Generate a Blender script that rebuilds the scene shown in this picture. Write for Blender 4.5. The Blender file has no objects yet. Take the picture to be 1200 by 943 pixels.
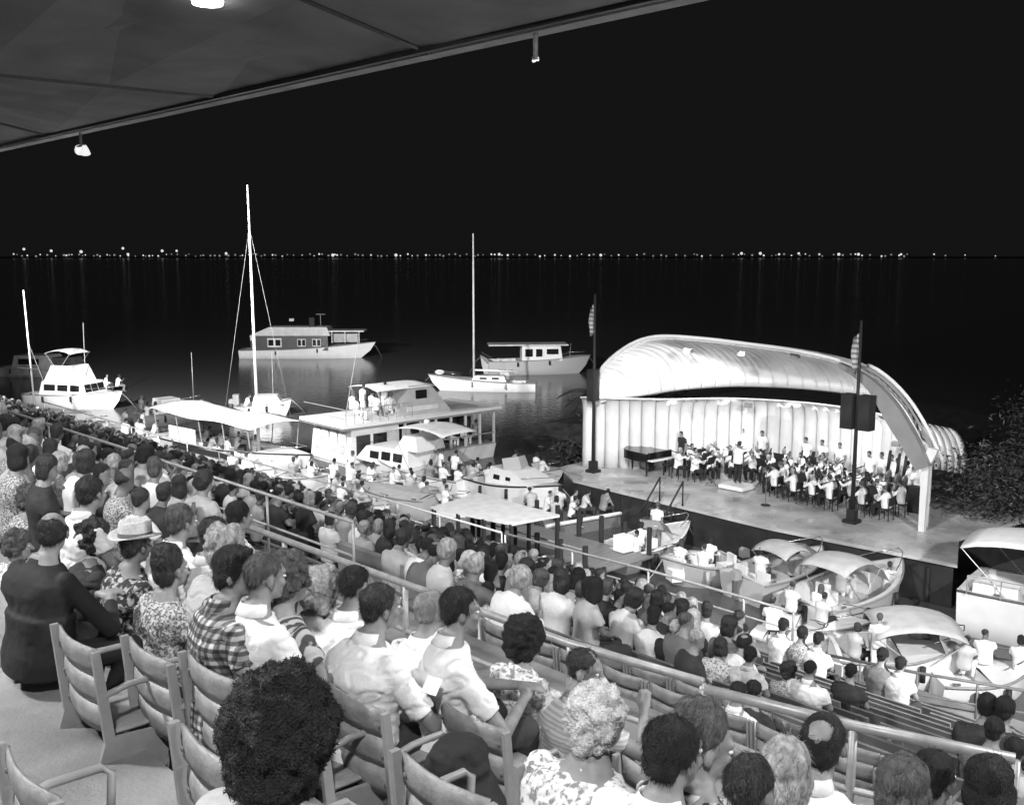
import bpy, math, random
import numpy as np
from mathutils import Vector, Matrix, noise
random.seed(7); rng = np.random.default_rng(7)
PI = math.pi
# ------------------------------------------------------------------ camera, sky, exposure
FPX = 1200.0; CAM_H = 11.1
TH = math.atan(173.5/FPX)
ANG = math.atan(1160/(FPX/math.cos(TH))); HEAD = PI/2-ANG
FWD = Vector((-math.sin(HEAD)*math.cos(TH), math.cos(HEAD)*math.cos(TH), -math.sin(TH)))
RIGHT = Vector((math.cos(HEAD), math.sin(HEAD), 0)); UP = RIGHT.cross(FWD)
EYE = Vector((0, 0, CAM_H))
sc = bpy.context.scene
COL = sc.collection
cam = bpy.data.objects.new('camera', bpy.data.cameras.new('camera'))
COL.objects.link(cam); sc.camera = cam
cam.data.sensor_width = 36; cam.data.lens = 36*FPX/1200
cam.data.clip_end = 9000; cam.data.clip_start = 0.05
cam.location = EYE
cam.rotation_euler = (PI/2-TH, 0, HEAD)
w = bpy.data.worlds.new('World'); sc.world = w; w.use_nodes = True
bg = w.node_tree.nodes['Background']; bg.inputs[0].default_value = (1, 1, 1, 1); bg.inputs[1].default_value = 0.0068
sc.view_settings.view_transform = 'Standard'; sc.view_settings.look = 'None'
sc.view_settings.exposure = 0; sc.view_settings.gamma = 1
try: sc.cycles.use_light_tree = True
except Exception: pass

def ray(px, py): return FWD+RIGHT*((px-600)/FPX)-UP*((py-471.5)/FPX)
def at(px, py, z):
    r = ray(px, py); return EYE+r*((z-CAM_H)/r.z)
def proj(p):
    d = Vector(p)-EYE; z = d.dot(FWD)
    return 600+FPX*d.dot(RIGHT)/z, 471.5-FPX*d.dot(UP)/z, FPX/z

# ------------------------------------------------------------------ materials (all greys: the night was recorded in black and white)
MATS = {}
def mat(name, v, rough=.6, nscale=0, namt=0, bump=0, bscale=30, metal=0, emit=0, spec=None, stretch=None, coat=0):
    if name in MATS: return MATS[name]
    m = bpy.data.materials.new(name); m.use_nodes = True; nt = m.node_tree; b = nt.nodes['Principled BSDF']
    b.inputs['Base Color'].default_value = (v, v, v, 1); b.inputs['Roughness'].default_value = rough
    b.inputs['Metallic'].default_value = metal
    if spec is not None: b.inputs['Specular IOR Level'].default_value = spec
    if coat: b.inputs['Coat Weight'].default_value = coat
    if emit:
        b.inputs['Emission Color'].default_value = (1, 1, 1, 1); b.inputs['Emission Strength'].default_value = emit
    if nscale or bump:
        tc = nt.nodes.new('ShaderNodeTexCoord'); src = tc.outputs['Object']
        if stretch:
            mp = nt.nodes.new('ShaderNodeMapping'); mp.inputs['Scale'].default_value = stretch
            nt.links.new(src, mp.inputs[0]); src = mp.outputs[0]
    if nscale:
        n = nt.nodes.new('ShaderNodeTexNoise'); n.inputs['Scale'].default_value = nscale; n.inputs['Detail'].default_value = 6
        nt.links.new(src, n.inputs[0])
        r = nt.nodes.new('ShaderNodeMapRange'); r.inputs[1].default_value = .3; r.inputs[2].default_value = .7
        r.inputs[3].default_value = max(0, v*(1-namt)); r.inputs[4].default_value = min(.95, v*(1+namt))
        nt.links.new(n.outputs[0], r.inputs[0]); nt.links.new(r.outputs[0], b.inputs['Base Color'])
    if bump:
        n2 = nt.nodes.new('ShaderNodeTexNoise'); n2.inputs['Scale'].default_value = bscale; n2.inputs['Detail'].default_value = 4
        nt.links.new(src, n2.inputs[0])
        bp = nt.nodes.new('ShaderNodeBump'); bp.inputs['Strength'].default_value = bump; bp.inputs['Distance'].default_value = .02
        nt.links.new(n2.outputs[0], bp.inputs['Height']); nt.links.new(bp.outputs[0], b.inputs['Normal'])
    MATS[name] = m; return m

skin = mat('skin', .23, .55, 14, .18, .12, 120)
skin_dark = mat('skin_tanned', .14, .5, 14, .2, .12, 120)
hair_black = mat('hair_black', .012, .55, 0, 0, .9, 180)
hair_dark = mat('hair_dark', .03, .5, 40, .5, .9, 130, stretch=(1, 1, .3))
hair_brown = mat('hair_brown', .085, .55, 40, .5, .9, 110, stretch=(1, 1, .3))
hair_grey = mat('hair_grey', .36, .6, 35, .45, .9, 90, stretch=(1, 1, .4))
hair_white = mat('hair_white', .6, .6, 30, .3, .9, 80)
cloth_white = mat('cloth_white', .8, .8, 5, .1, .35, 22)
cloth_offwhite = mat('cloth_offwhite', .55, .8, 5, .12, .35, 22)
cloth_light = mat('cloth_light', .42, .8, 6, .15, .3, 25)
cloth_grey = mat('cloth_grey', .14, .85, 6, .2, .3, 25)
cloth_dark = mat('cloth_dark', .03, .85, 6, .3, .3, 25)
cloth_black = mat('cloth_black', .012, .8, 6, .3, .25, 25)
shoe = mat('shoe_leather', .02, .35)
straw = mat('straw', .6, .8, 60, .2, .5, 150)
seat_metal = mat('seat_grey_paint', .25, .5, 9, .3, .25, 45)
seat_frame = mat('seat_frame_paint', .26, .4, 8, .15)
rail_paint = mat('rail_galvanised', .34, .4, 9, .2, metal=.2)
rail_dark = mat('rail_dark_paint', .12, .5, 9, .2)
concrete = mat('concrete', .21, .85, 1.1, .6, .4, 40)
fascia_c = mat('fascia_concrete', .5, .8, 2, .15)
concrete_dark = mat('roof_concrete', .27, .9, .7, .22, .4, 9)
white_paint = mat('white_paint', .78, .35, 1.5, .06)
white_dull = mat('white_weathered', .6, .5, 2, .15)
grey_paint = mat('grey_paint', .3, .45, 2, .2)
dark_paint = mat('dark_paint', .03, .4, 2, .3)
glass_dark = mat('dark_glass', .015, .08, spec=.8)
canvas_white = mat('white_canvas', .78, .8, 3, .08, .2, 8)
canvas_grey = mat('grey_canvas', .45, .8, 3, .12, .2, 8)
wood_deck = mat('varnished_wood', .16, .4, 5, .3, stretch=(1, 12, 1))
chrome = mat('chrome', .6, .2, metal=.9)
black_gloss = mat('black_lacquer', .01, .12, spec=.6)
black_matt = mat('black_matt', .015, .7)
shell_white = mat('shell_white', .74, .6, 1.2, .07)
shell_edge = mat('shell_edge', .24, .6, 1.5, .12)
leaf = mat('leaf', .055, .5, 4, .5)
bark = mat('bark', .08, .9, 8, .4, .4, 20)
soil = mat('island_soil', .05, .95, 2, .5)
lamp_on = mat('lamp_lit', .8, .5, emit=25)
lamp_bell = mat('bell_added_glow', .8, .5, emit=.8)  # emission added to stand for light that falls on the bells
shore_on = mat('shore_lamp_lit', .8, .5, emit=.8)
shore_dim = mat('shore_lamp_dim', .8, .5, emit=.22)
brass = mat('brass', .5, .25, metal=.9)
violin_wood = mat('violin_wood', .1, .25, 8, .3)
paper = mat('paper', .85, .8)

def plaid_mat():
    m = bpy.data.materials.new('plaid_cloth'); m.use_nodes = True; nt = m.node_tree; b = nt.nodes['Principled BSDF']
    tc = nt.nodes.new('ShaderNodeTexCoord'); sp = nt.nodes.new('ShaderNodeSeparateXYZ'); nt.links.new(tc.outputs['Object'], sp.inputs[0])
    def band(sock, freq, lo, ph=0.):
        a = nt.nodes.new('ShaderNodeMath'); a.operation = 'MULTIPLY_ADD'; a.inputs[1].default_value = freq; a.inputs[2].default_value = ph; nt.links.new(sock, a.inputs[0])
        s = nt.nodes.new('ShaderNodeMath'); s.operation = 'SINE'; nt.links.new(a.outputs[0], s.inputs[0])
        r = nt.nodes.new('ShaderNodeMapRange'); r.inputs[1].default_value = -.25; r.inputs[2].default_value = .25; r.inputs[3].default_value = lo; r.inputs[4].default_value = 1
        nt.links.new(s.outputs[0], r.inputs[0]); return r.outputs[0]
    def mul(a, b_):
        x = nt.nodes.new('ShaderNodeMath'); x.operation = 'MULTIPLY'; nt.links.new(a, x.inputs[0])
        if isinstance(b_, float): x.inputs[1].default_value = b_
        else: nt.links.new(b_, x.inputs[1])
        return x.outputs[0]
    v = mul(band(sp.outputs[0], 150, .32), band(sp.outputs[2], 150, .28))
    v = mul(v, band(sp.outputs[0], 75, .62, .7)); v = mul(v, band(sp.outputs[2], 75, .6, .3)); v = mul(v, .62)
    nt.links.new(v, b.inputs['Base Color']); b.inputs['Roughness'].default_value = .85
    return m
plaid = plaid_mat()
def print_mat(name, scale, lo, hi, thr=.5, vor=False):
    m = bpy.data.materials.new(name); m.use_nodes = True; nt = m.node_tree; b = nt.nodes['Principled BSDF']
    tc = nt.nodes.new('ShaderNodeTexCoord')
    n = nt.nodes.new('ShaderNodeTexVoronoi' if vor else 'ShaderNodeTexNoise'); n.inputs['Scale'].default_value = scale
    nt.links.new(tc.outputs['Object'], n.inputs['Vector'])
    r = nt.nodes.new('ShaderNodeMapRange'); r.inputs[1].default_value = thr-.06; r.inputs[2].default_value = thr+.06
    r.inputs[3].default_value = lo; r.inputs[4].default_value = hi
    nt.links.new(n.outputs[0], r.inputs[0]); nt.links.new(r.outputs[0], b.inputs['Base Color']); b.inputs['Roughness'].default_value = .85
    return m
floral_light = print_mat('light_floral_print', 38, .22, .7, .45)
floral_dark = print_mat('dark_floral_print', 30, .03, .45, .56)
leaf_print = print_mat('bold_leaf_print', 16, .03, .6, .5)
speckle_print = print_mat('speckled_print', 60, .12, .5, .5)
def stripe_mat(name, freq, lo, hi, axis=2):
    m = bpy.data.materials.new(name); m.use_nodes = True; nt = m.node_tree; b = nt.nodes['Principled BSDF']
    tc = nt.nodes.new('ShaderNodeTexCoord'); sp = nt.nodes.new('ShaderNodeSeparateXYZ'); nt.links.new(tc.outputs['Object'], sp.inputs[0])
    a = nt.nodes.new('ShaderNodeMath'); a.operation = 'MULTIPLY'; a.inputs[1].default_value = freq; nt.links.new(sp.outputs[axis], a.inputs[0])
    s = nt.nodes.new('ShaderNodeMath'); s.operation = 'SINE'; nt.links.new(a.outputs[0], s.inputs[0])
    r = nt.nodes.new('ShaderNodeMapRange'); r.inputs[1].default_value = -.3; r.inputs[2].default_value = .3; r.inputs[3].default_value = lo; r.inputs[4].default_value = hi
    nt.links.new(s.outputs[0], r.inputs[0]); nt.links.new(r.outputs[0], b.inputs['Base Color']); b.inputs['Roughness'].default_value = .85
    return m
stripe_light = stripe_mat('striped_knit', 260, .42, .6)
stripe_dark = stripe_mat('dark_striped_cloth', 170, .06, .45, 0)
flag_cloth = stripe_mat('flag_cloth', 34, .16, .42)

def deck_mat():
    m = mat('stage_deck_wet', .44, .4, .55, .45, .15, 6)
    nt = m.node_tree; b = nt.nodes['Principled BSDF']
    tc = nt.nodes.new('ShaderNodeTexCoord'); n = nt.nodes.new('ShaderNodeTexNoise'); n.inputs['Scale'].default_value = .9; n.inputs['Detail'].default_value = 5
    nt.links.new(tc.outputs['Object'], n.inputs[0])
    r = nt.nodes.new('ShaderNodeMapRange'); r.inputs[1].default_value = .42; r.inputs[2].default_value = .6; r.inputs[3].default_value = .16; r.inputs[4].default_value = .6
    nt.links.new(n.outputs[0], r.inputs[0]); nt.links.new(r.outputs[0], b.inputs['Roughness'])
    return m
deckm = deck_mat()
def water_mat():
    m = bpy.data.materials.new('night_water'); m.use_nodes = True; nt = m.node_tree; b = nt.nodes['Principled BSDF']
    b.inputs['Base Color'].default_value = (.09, .09, .09, 1); b.inputs['Roughness'].default_value = .15; b.inputs['IOR'].default_value = 1.33
    tc = nt.nodes.new('ShaderNodeTexCoord'); mp = nt.nodes.new('ShaderNodeMapping'); mp.inputs['Scale'].default_value = (1, 1.6, 1)
    nt.links.new(tc.outputs['Object'], mp.inputs[0])
    n = nt.nodes.new('ShaderNodeTexNoise'); n.inputs['Scale'].default_value = 1.4; n.inputs['Detail'].default_value = 5
    nt.links.new(mp.outputs[0], n.inputs[0])
    bp = nt.nodes.new('ShaderNodeBump'); bp.inputs['Strength'].default_value = .35; bp.inputs['Distance'].default_value = .06
    nt.links.new(n.outputs[0], bp.inputs['Height']); nt.links.new(bp.outputs[0], b.inputs['Normal'])
    return m
waterm = water_mat()

# ------------------------------------------------------------------ object helpers
def tag(o, label=None, cat=None, group=None, kind=None):
    if label: o['label'] = label
    if cat: o['category'] = cat
    if group: o['group'] = group
    if kind: o['kind'] = kind
    return o
def thing(name, label, cat, loc=(0, 0, 0), rz=0, group=None, s=1):
    o = bpy.data.objects.new(name, None); COL.objects.link(o); o.empty_display_size = .3
    o.location = loc; o.rotation_euler = (0, 0, rz); o.scale = (s, s, s)
    return tag(o, label, cat, group)
class MB:
    def __init__(s): s.v = []; s.f = []; s.m = []; s.cur = 0
    def add(s, vs, fs, T=None):
        n = len(s.v)
        if T is not None: vs = [tuple(T @ Vector(p)) for p in vs]
        s.v.extend(tuple(p) for p in vs); s.f.extend(tuple(i+n for i in f) for f in fs); s.m.extend([s.cur]*len(fs)); return s
    def box(s, c, d, rz=0, T=None, rx=0):
        x, y, z = d[0]/2, d[1]/2, d[2]/2
        R = Matrix.Translation(c) @ Matrix.Rotation(rz, 4, 'Z') @ Matrix.Rotation(rx, 4, 'X')
        if T is not None: R = T @ R
        return s.add([(a, b, e) for a in (-x, x) for b in (-y, y) for e in (-z, z)], [(0, 1, 3, 2), (4, 6, 7, 5), (0, 4, 5, 1), (2, 3, 7, 6), (0, 2, 6, 4), (1, 5, 7, 3)], R)
    def tube(s, pts, r, n=8, T=None, r2=None):
        vs = []; fs = []; P = [Vector(p) for p in pts]; k = len(P)
        for i, p in enumerate(P):
            d = (P[min(i+1, k-1)]-P[max(i-1, 0)]).normalized()
            a = Vector((0, 0, 1)) if abs(d.z) < .9 else Vector((1, 0, 0))
            u = d.cross(a).normalized(); v = d.cross(u)
            rr = r if r2 is None else r+(r2-r)*i/(k-1)
            for j in range(n):
                t = 2*PI*j/n; vs.append(p+u*(rr*math.cos(t))+v*(rr*math.sin(t)))
        for i in range(k-1):
            for j in range(n): fs.append((i*n+j, i*n+(j+1) % n, (i+1)*n+(j+1) % n, (i+1)*n+j))
        fs.append(tuple(range(n))[::-1]); fs.append(tuple(range((k-1)*n, k*n)))
        return s.add(vs, fs, T)
    def prism(s, poly, y0, y1, T=None, taper=1):
        """polygon in (x,z) extruded along y; taper narrows the upper points"""
        n = len(poly); zs = [p[1] for p in poly]; z0, z1 = min(zs), max(zs)
        cy = (y0+y1)/2
        def yy(y, z): k = 1-(1-taper)*(z-z0)/max(1e-6, z1-z0); return cy+(y-cy)*k
        vs = [(x, yy(y0, z), z) for x, z in poly]+[(x, yy(y1, z), z) for x, z in poly]
        fs = [tuple(range(n)), tuple(range(2*n-1, n-1, -1))]+[(i, (i+1) % n+0, (i+1) % n+n, i+n)[::-1] for i in range(n)]
        return s.add(vs, fs, T)
    def ell(s, c, r, nu=12, nv=8, T=None):
        v, f = P_ell(c, r, nu, nv); return s.add(v, f, T)
    def grid(s, P, thick=0, T=None):
        """P: rows of points; a sheet, given thickness along its normals"""
        a = len(P); b = len(P[0]); V = [Vector(p) for r in P for p in r]
        fs = [(i*b+j, i*b+j+1, (i+1)*b+j+1, (i+1)*b+j) for i in range(a-1) for j in range(b-1)]
        if not thick: return s.add(V, fs, T)
        N = []
        for i in range(a):
            for j in range(b):
                du = V[min(i+1, a-1)*b+j]-V[max(i-1, 0)*b+j]; dv = V[i*b+min(j+1, b-1)]-V[i*b+max(j-1, 0)]
                n_ = du.cross(dv); N.append(n_.normalized() if n_.length > 1e-9 else Vector((0, 0, 1)))
        n = a*b; W = [v+m*thick for v, m in zip(V, N)]
        fs2 = [tuple(x+n for x in f)[::-1] for f in fs]
        edge = []
        for j in range(b-1): edge += [(j+1, j, j+n, j+1+n), ((a-1)*b+j, (a-1)*b+j+1, (a-1)*b+j+1+n, (a-1)*b+j+n)]
        for i in range(a-1): edge += [(i*b, (i+1)*b, (i+1)*b+n, i*b+n), ((i+1)*b+b-1, i*b+b-1, i*b+b-1+n, (i+1)*b+b-1+n)]
        return s.add(V+W, fs+fs2+edge, T)
    def mesh(s, name, mats, smooth=False):
        me = bpy.data.meshes.new(name); me.from_pydata([tuple(p) for p in s.v], [], s.f)
        if not isinstance(mats, (list, tuple)): mats = [mats]
        for m in mats: me.materials.append(m)
        if len(mats) > 1: me.polygons.foreach_set('material_index', s.m)
        if smooth: me.polygons.foreach_set('use_smooth', [True]*len(s.f))
        me.update(); return me
    def build(s, name, mats, parent=None, smooth=False, loc=(0, 0, 0), rz=0):
        o = bpy.data.objects.new(name, s.mesh(name, mats, smooth)); COL.objects.link(o); o.parent = parent
        o.location = loc; o.rotation_euler = (0, 0, rz); return o
def ob(name, me, parent=None, loc=(0, 0, 0), rot=(0, 0, 0), s=1):
    o = bpy.data.objects.new(name, me); COL.objects.link(o); o.parent = parent; o.location = loc; o.rotation_euler = rot
    o.scale = (s, s, s) if not isinstance(s, tuple) else s
    return o
def copy_tree(o, parent=None):
    c = o.copy(); COL.objects.link(c); c.parent = parent
    for ch in KIDS(o): copy_tree(ch, c)
    return c
def KIDS(o): return [x for x in o.children]
def spot(name, loc, target, power, size=60, radius=.25, blend=.6):
    l = bpy.data.lights.new(name, 'SPOT'); l.energy = power; l.spot_size = math.radians(size); l.spot_blend = blend; l.shadow_soft_size = radius
    o = bpy.data.objects.new(name, l); COL.objects.link(o); o.location = loc
    o.rotation_euler = (Vector(target)-Vector(loc)).to_track_quat('-Z', 'Y').to_euler(); return o

# primitive lists used for bodies and clothes
def P_ell(c, r, nu=14, nv=9):
    vs = [(c[0], c[1], c[2]+r[2])]; fs = []
    for i in range(1, nv):
        a = PI*i/nv
        for j in range(nu):
            t = 2*PI*j/nu; vs.append((c[0]+r[0]*math.sin(a)*math.cos(t), c[1]+r[1]*math.sin(a)*math.sin(t), c[2]+r[2]*math.cos(a)))
    vs.append((c[0], c[1], c[2]-r[2])); L = len(vs)-1
    for j in range(nu): fs.append((0, 1+j, 1+(j+1) % nu))
    for i in range(nv-2):
        for j in range(nu): a = 1+i*nu; fs.append((a+j, a+nu+j, a+nu+(j+1) % nu, a+(j+1) % nu))
    for j in range(nu): a = 1+(nv-2)*nu; fs.append((a+j, L, a+(j+1) % nu))
    return vs, fs
def P_cap(a, b, ra, rb, n=12, flat=False):
    a = Vector(a); b = Vector(b); d = (b-a).normalized(); q = Vector((0, 0, 1)) if abs(d.z) < .9 else Vector((1, 0, 0))
    u = d.cross(q).normalized(); v = d.cross(u); vs = []; fs = []
    rings = [(a-d*ra*.87, ra*.5), (a-d*ra*.5, ra*.87), (a, ra), (b, rb)]
    if not flat: rings += [(b+d*rb*.5, rb*.87), (b+d*rb*.87, rb*.5)]
    for p, r in rings:
        for j in range(n): t = 2*PI*j/n; vs.append(tuple(p+u*r*math.cos(t)+v*r*math.sin(t)))
    for i in range(len(rings)-1):
        for j in range(n): fs.append((i*n+j, i*n+(j+1) % n, (i+1)*n+(j+1) % n, (i+1)*n+j))
    fs.append(tuple(range(n))[::-1]); fs.append(tuple(range((len(rings)-1)*n, len(rings)*n)))
    return vs, fs
def P_loft(secs, n=20):
    """secs: (centre, rx, ry, basis) rings, closed at both ends"""
    vs = []; fs = []
    for c, rx, ry, (u, v) in secs:
        for j in range(n):
            t = 2*PI*j/n; ct, st = math.cos(t), math.sin(t)
            e = .85; x = math.copysign(abs(ct)**e, ct); y = math.copysign(abs(st)**e, st)
            vs.append(tuple(c+u*rx*x+v*ry*y))
    for i in range(len(secs)-1):
        for j in range(n): fs.append((i*n+j, i*n+(j+1) % n, (i+1)*n+(j+1) % n, (i+1)*n+j))
    fs.append(tuple(range(n))[::-1]); fs.append(tuple(range((len(secs)-1)*n, len(secs)*n)))
    return vs, fs
JOBS = []
def job(prims, vox, smooth, done, amp=0, fs=12, seed=0):
    """queue a union of closed shapes; done(mesh) runs after the remesh"""
    JOBS.append((prims, vox, smooth, done, amp, fs, seed))
def run_jobs():
    tmp = []
    for prims, vox, sm, done, amp, fs, seed in JOBS:
        m = MB()
        for v, f in prims: m.add(v, f)
        o = bpy.data.objects.new('t', m.mesh('t', skin)); o.data.materials.clear(); COL.objects.link(o)
        r = o.modifiers.new('r', 'REMESH'); r.mode = 'VOXEL'; r.voxel_size = vox; r.use_smooth_shade = True
        if sm:
            s_ = o.modifiers.new('s', 'SMOOTH'); s_.factor = .5; s_.iterations = sm
        tmp.append(o)
    dg = bpy.context.evaluated_depsgraph_get(); dg.update()
    for o, (prims, vox, sm, done, amp, fs, seed) in zip(tmp, JOBS):
        me = bpy.data.meshes.new_from_object(o.evaluated_get(dg))
        if amp:
            n = len(me.vertices); co = np.empty(n*3, 'f'); me.vertices.foreach_get('co', co); no = np.empty(n*3, 'f'); me.vertices.foreach_get('normal', no)
            co = co.reshape(-1, 3); no = no.reshape(-1, 3)
            sx, sy, sz = (fs, fs, fs) if not isinstance(fs, tuple) else fs
            off = seed*3.7
            d = np.array([noise.noise((x*sx+off, y*sy, z*sz)) + .5*noise.noise((x*sx*2.1, y*sy*2.1+off, z*sz*2.1)) for x, y, z in co.tolist()], 'f')
            if .0115 < amp < .0125:
                r1 = np.array([abs(noise.noise((x*7+off, y*7+z*5, z*13-x*6))) for x, y, z in co.tolist()], 'f'); d = d*.8-1.5*np.clip(.16-r1, 0, 1)/.16*.55
            co = co+no*(d*amp)[:, None]; me.vertices.foreach_set('co', co.ravel()); me.update()
        me.polygons.foreach_set('use_smooth', [True]*len(me.polygons))
        done(me)
    old = [o.data for o in tmp]
    for o in tmp: bpy.data.objects.remove(o)
    for m in old: bpy.data.meshes.remove(m)
    JOBS.clear()

# ------------------------------------------------------------------ the terraces
def FLOOR(y): return 9.19-.388*y
UPPER = [.8, 1.6, 2.4, 3.2, 4.0]
LOWER = [7.2+.82*j for j in range(13)]
WALK_Z = 7.15
def FLU(y): return 9.3-.4*y
def rowz(y): return FLOOR(y)
def HZ(y): return FLOOR(y)+1.22

# --------------------------- setting: water, sky-side shore, grandstand
MB().box((0, 0, -.5), (9000, 9000, 1)).build('water', waterm).location = (-2500, 3500, 0)
bpy.data.objects['water']['kind'] = 'structure'
def terrace():
    m = MB(); X0, X1 = -95, 25
    def slab(y0, y1, z, zb): m.box(((X0+X1)/2, (y0+y1)/2, (z+zb)/2), (X1-X0, y1-y0, z-zb))
    slab(-8, .4-.02, FLOOR(0)+.05, 6.5)
    for y in UPPER: slab(y-.4, y+.4, FLU(y), FLU(y)-.9)
    slab(4.4, 6.78, WALK_Z, 5.5)
    for y in LOWER: slab(y-.42, y+.4, FLOOR(y), FLOOR(y)-.9)
    slab(LOWER[-1]+.4, 20.9, 1.8, -1.5)
    slab(-8, 17, 1.0, -1.2)
    return tag(m.build('grandstand_terrace', concrete), kind='structure')
terrace()
# raking soffit of the grandstand roof, folded like paper between its seams
ROOF_XS = [-75, -60, -48, -36, -24.3, -16.1, -6, 5, 16]
def roof_z(x, y):
    t = (13.1-y)/17.1; k = max(i for i in range(8) if ROOF_XS[i] <= x); u = (x-ROOF_XS[k])/(ROOF_XS[k+1]-ROOF_XS[k])
    f = lambda i: 15.02+(3.2 if i % 2 else -.2)*t
    return f(k)*(1-u)+f(k+1)*u
def roof():
    root = thing('stadium_roof', 'folded concrete roof slab jutting over the stands at the top of the picture', 'roof', (0, 0, 0))
    xs = ROOF_XS
    def z(k, t): # t 0 at the edge, 1 at the back
        return 15.02+(3.2 if k % 2 else -.2)*t
    YE, YB = 13.1, -4
    for k in range(len(xs)-1):
        m = MB(); P = []
        for i in range(7):
            t = i/6; P.append([(xs[k]+(xs[k+1]-xs[k])*u-(4*t if k % 2 == 0 else 0)*0, YE+(YB-YE)*t, z(k, t)*(1-u)+z(k+1, t)*u) for u in (0.004, .996)])
        m.grid(P, .25); m.build('roof_panel', concrete_dark, root)
        s_ = MB(); s_.box(((xs[k]+xs[k+1])/2, 13.35, 15.12), (xs[k+1]-xs[k]-.05, .36, .34)); s_.build('fascia_panel', fascia_c, root)
    for k in range(1, len(xs)-1):
        m = MB(); m.tube([(xs[k], YE-.05, z(k, 0)-.01), (xs[k], YB, z(k, 1)-.01)], .05, 4); m.build('seam', rail_dark, root)
    MB().box((-29.5, 12.95, 14.99), (91, .12, .1)).build('drip_groove', dark_paint, root)
roof()

# ------------------------------------------------------------------ lamps of the stands
def flood(x, y, z, tg1, p1, tg2, p2, s1=70, s2=60, lab='floodlight pair', small=1., drop=.75):
    r = thing('floodlight', lab, 'floodlight', (x, y, z))
    m = MB().tube([(0, 0, 0), (0, 0, -drop*.55)], .045, 8); m.tube([(-.38*small, 0, -drop*.55), (.38*small, 0, -drop*.55)], .035, 8); m.build('bracket', rail_paint, r, True)
    for sx, tg, p, sz in ((-.38, tg1, p1, s1), (.38, tg2, p2, s2)):
        base = Vector((sx*small, 0, -drop*.55)); d = (Vector(tg)-Vector((x, y, z))-base).normalized()
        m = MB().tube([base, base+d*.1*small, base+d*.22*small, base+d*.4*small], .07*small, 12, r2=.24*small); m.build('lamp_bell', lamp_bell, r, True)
        m = MB().tube([base+d*.28*small, base+d*.405*small], .1*small, 12, r2=.2*small); m.build('lens', lamp_on, r, True)
        spot('floodlight_beam', Vector((x, y, z))+base+d*.55, tg, p, sz, .25)
ROOF_Z = 14.95
flood(-33.9, 13.3, ROOF_Z, (-70, 38, 0), 26000, (-40, 16, 3), 7000, 75, 100, small=.72, lab='pair of bell shaped floodlights hanging from the roof edge at the upper left')
flood(-13.3, 13.3, ROOF_Z, (-22, 31, 0), 11000, (-40, 30, 0), 15000, 75, 75, small=.16, lab= 'floodlight bracket hanging below the roof edge near the top centre')
flood(7, 13.3, ROOF_Z, (-13, 27, 1), 30000, (-8, 12, 5), 6500, 75, 110, 'floodlight pair at the roof edge beyond the right of the picture')
flood(-54.5, 13.3, ROOF_Z, (-92, 55, 0), 95000, (-50, 22, 2), 9000, 50, 100, 'floodlight pair at the roof edge far to the left')
flood(-44, 13.3, ROOF_Z, (-68, 62, 0), 95000, (-48, 34, 0), 12000, 45, 70, 'floodlight pair midway along the left roof edge')
def soffit_lamp(x, y, z, p, lab, tgt=None):
    z = roof_z(x, y)+.03; r = thing('soffit_lamp', lab, 'lamp', (x, y, z))
    MB().tube([(0, 0, 0), (0, 0, -.14)], .3, 16).build('housing', rail_paint, r)
    MB().tube([(0, 0, -.14), (0, 0, -.2)], .26, 16).build('lens', lamp_on, r)
    spot('soffit_lamp_beam', (x, y, z-.3), tgt or (x, y+2, 0), p, 150, .35, .8)
LP = at(243, 4, 15.2)
for _ in range(12): LP = at(243, 1, roof_z(LP.x, LP.y)-.1)
soffit_lamp(LP.x, LP.y, LP.z, 1200, 'round lamp glowing on the roof underside at the top edge of the picture')
soffit_lamp(-3, 8.0, 15.25, 1000, 'round soffit lamp above the right part of the stands')
soffit_lamp(-31, 8.0, 15.1, 1600, 'round soffit lamp over the left crowd')
soffit_lamp(-48, 8.0, 15.0, 2200, 'round soffit lamp over the far left crowd')
soffit_lamp(-10, -2.5, 15.6, 6000, 'round soffit lamp behind the upper rows on the left', (-6, 4, 8))
soffit_lamp(2.5, -2.5, 15.8, 5200, 'round soffit lamp behind the upper rows on the right', (-1, 4, 8))

# ------------------------------------------------------------------ rails
def rail(pts, label, posts, r=.035, low=(.45,), h=.95, m_=None, group=None):
    """pts: top-rail points; posts dropped at given spacing to the floor h below"""
    m_ = m_ or rail_paint
    root = thing('guard_rail', label, 'railing', pts[0], 0, group); o = Vector(pts[0]); L = [Vector(p)-o for p in pts]
    MB().tube(L, r, 10).build('top_rail', m_, root, True)
    for d in low: MB().tube([p-Vector((0, 0, d)) for p in L], r*.7, 8).build('lower_rail', m_, root, True)
    me = None
    for a, b in zip(L, L[1:]):
        n = max(1, round((b-a).length/posts))
        for i in range(n+1):
            if i == n and b is not L[-1]: continue
            p = a+(b-a)*i/n
            if me is None: me = MB().tube([(0, 0, -.01), (0, 0, -h)], r*.85, 8).mesh('post', m_, True)
            ob('post', me, root, p)
    return root
rail([(-13.0, 5.55, 8.1), (-9.3, 5.55, 8.1), (-5.2, 5.6, 8.1), (-4.05, 5.75, 8.1)], 'thick pipe rail along the walkway in front of the upper rows', 1.75, .034)
rail([at(826, 807, 8.08), at(1000, 850, 8.02), at(1190, 889, 8.02)], 'grey guard rail running off to the lower right behind the bald man', .95, .037)
rail([(-45, 6.5, 8.1), (-9.4, 6.5, 8.1)], 'long thin pipe rail crossing the crowd on the left', 1.9, .022, low=(.4,))
rail([(-34, 5.75, 7.75), (-12.6, 5.75, 7.75)], 'lower pipe rail below the long rail on the left', 4.8, .024, low=())
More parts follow.
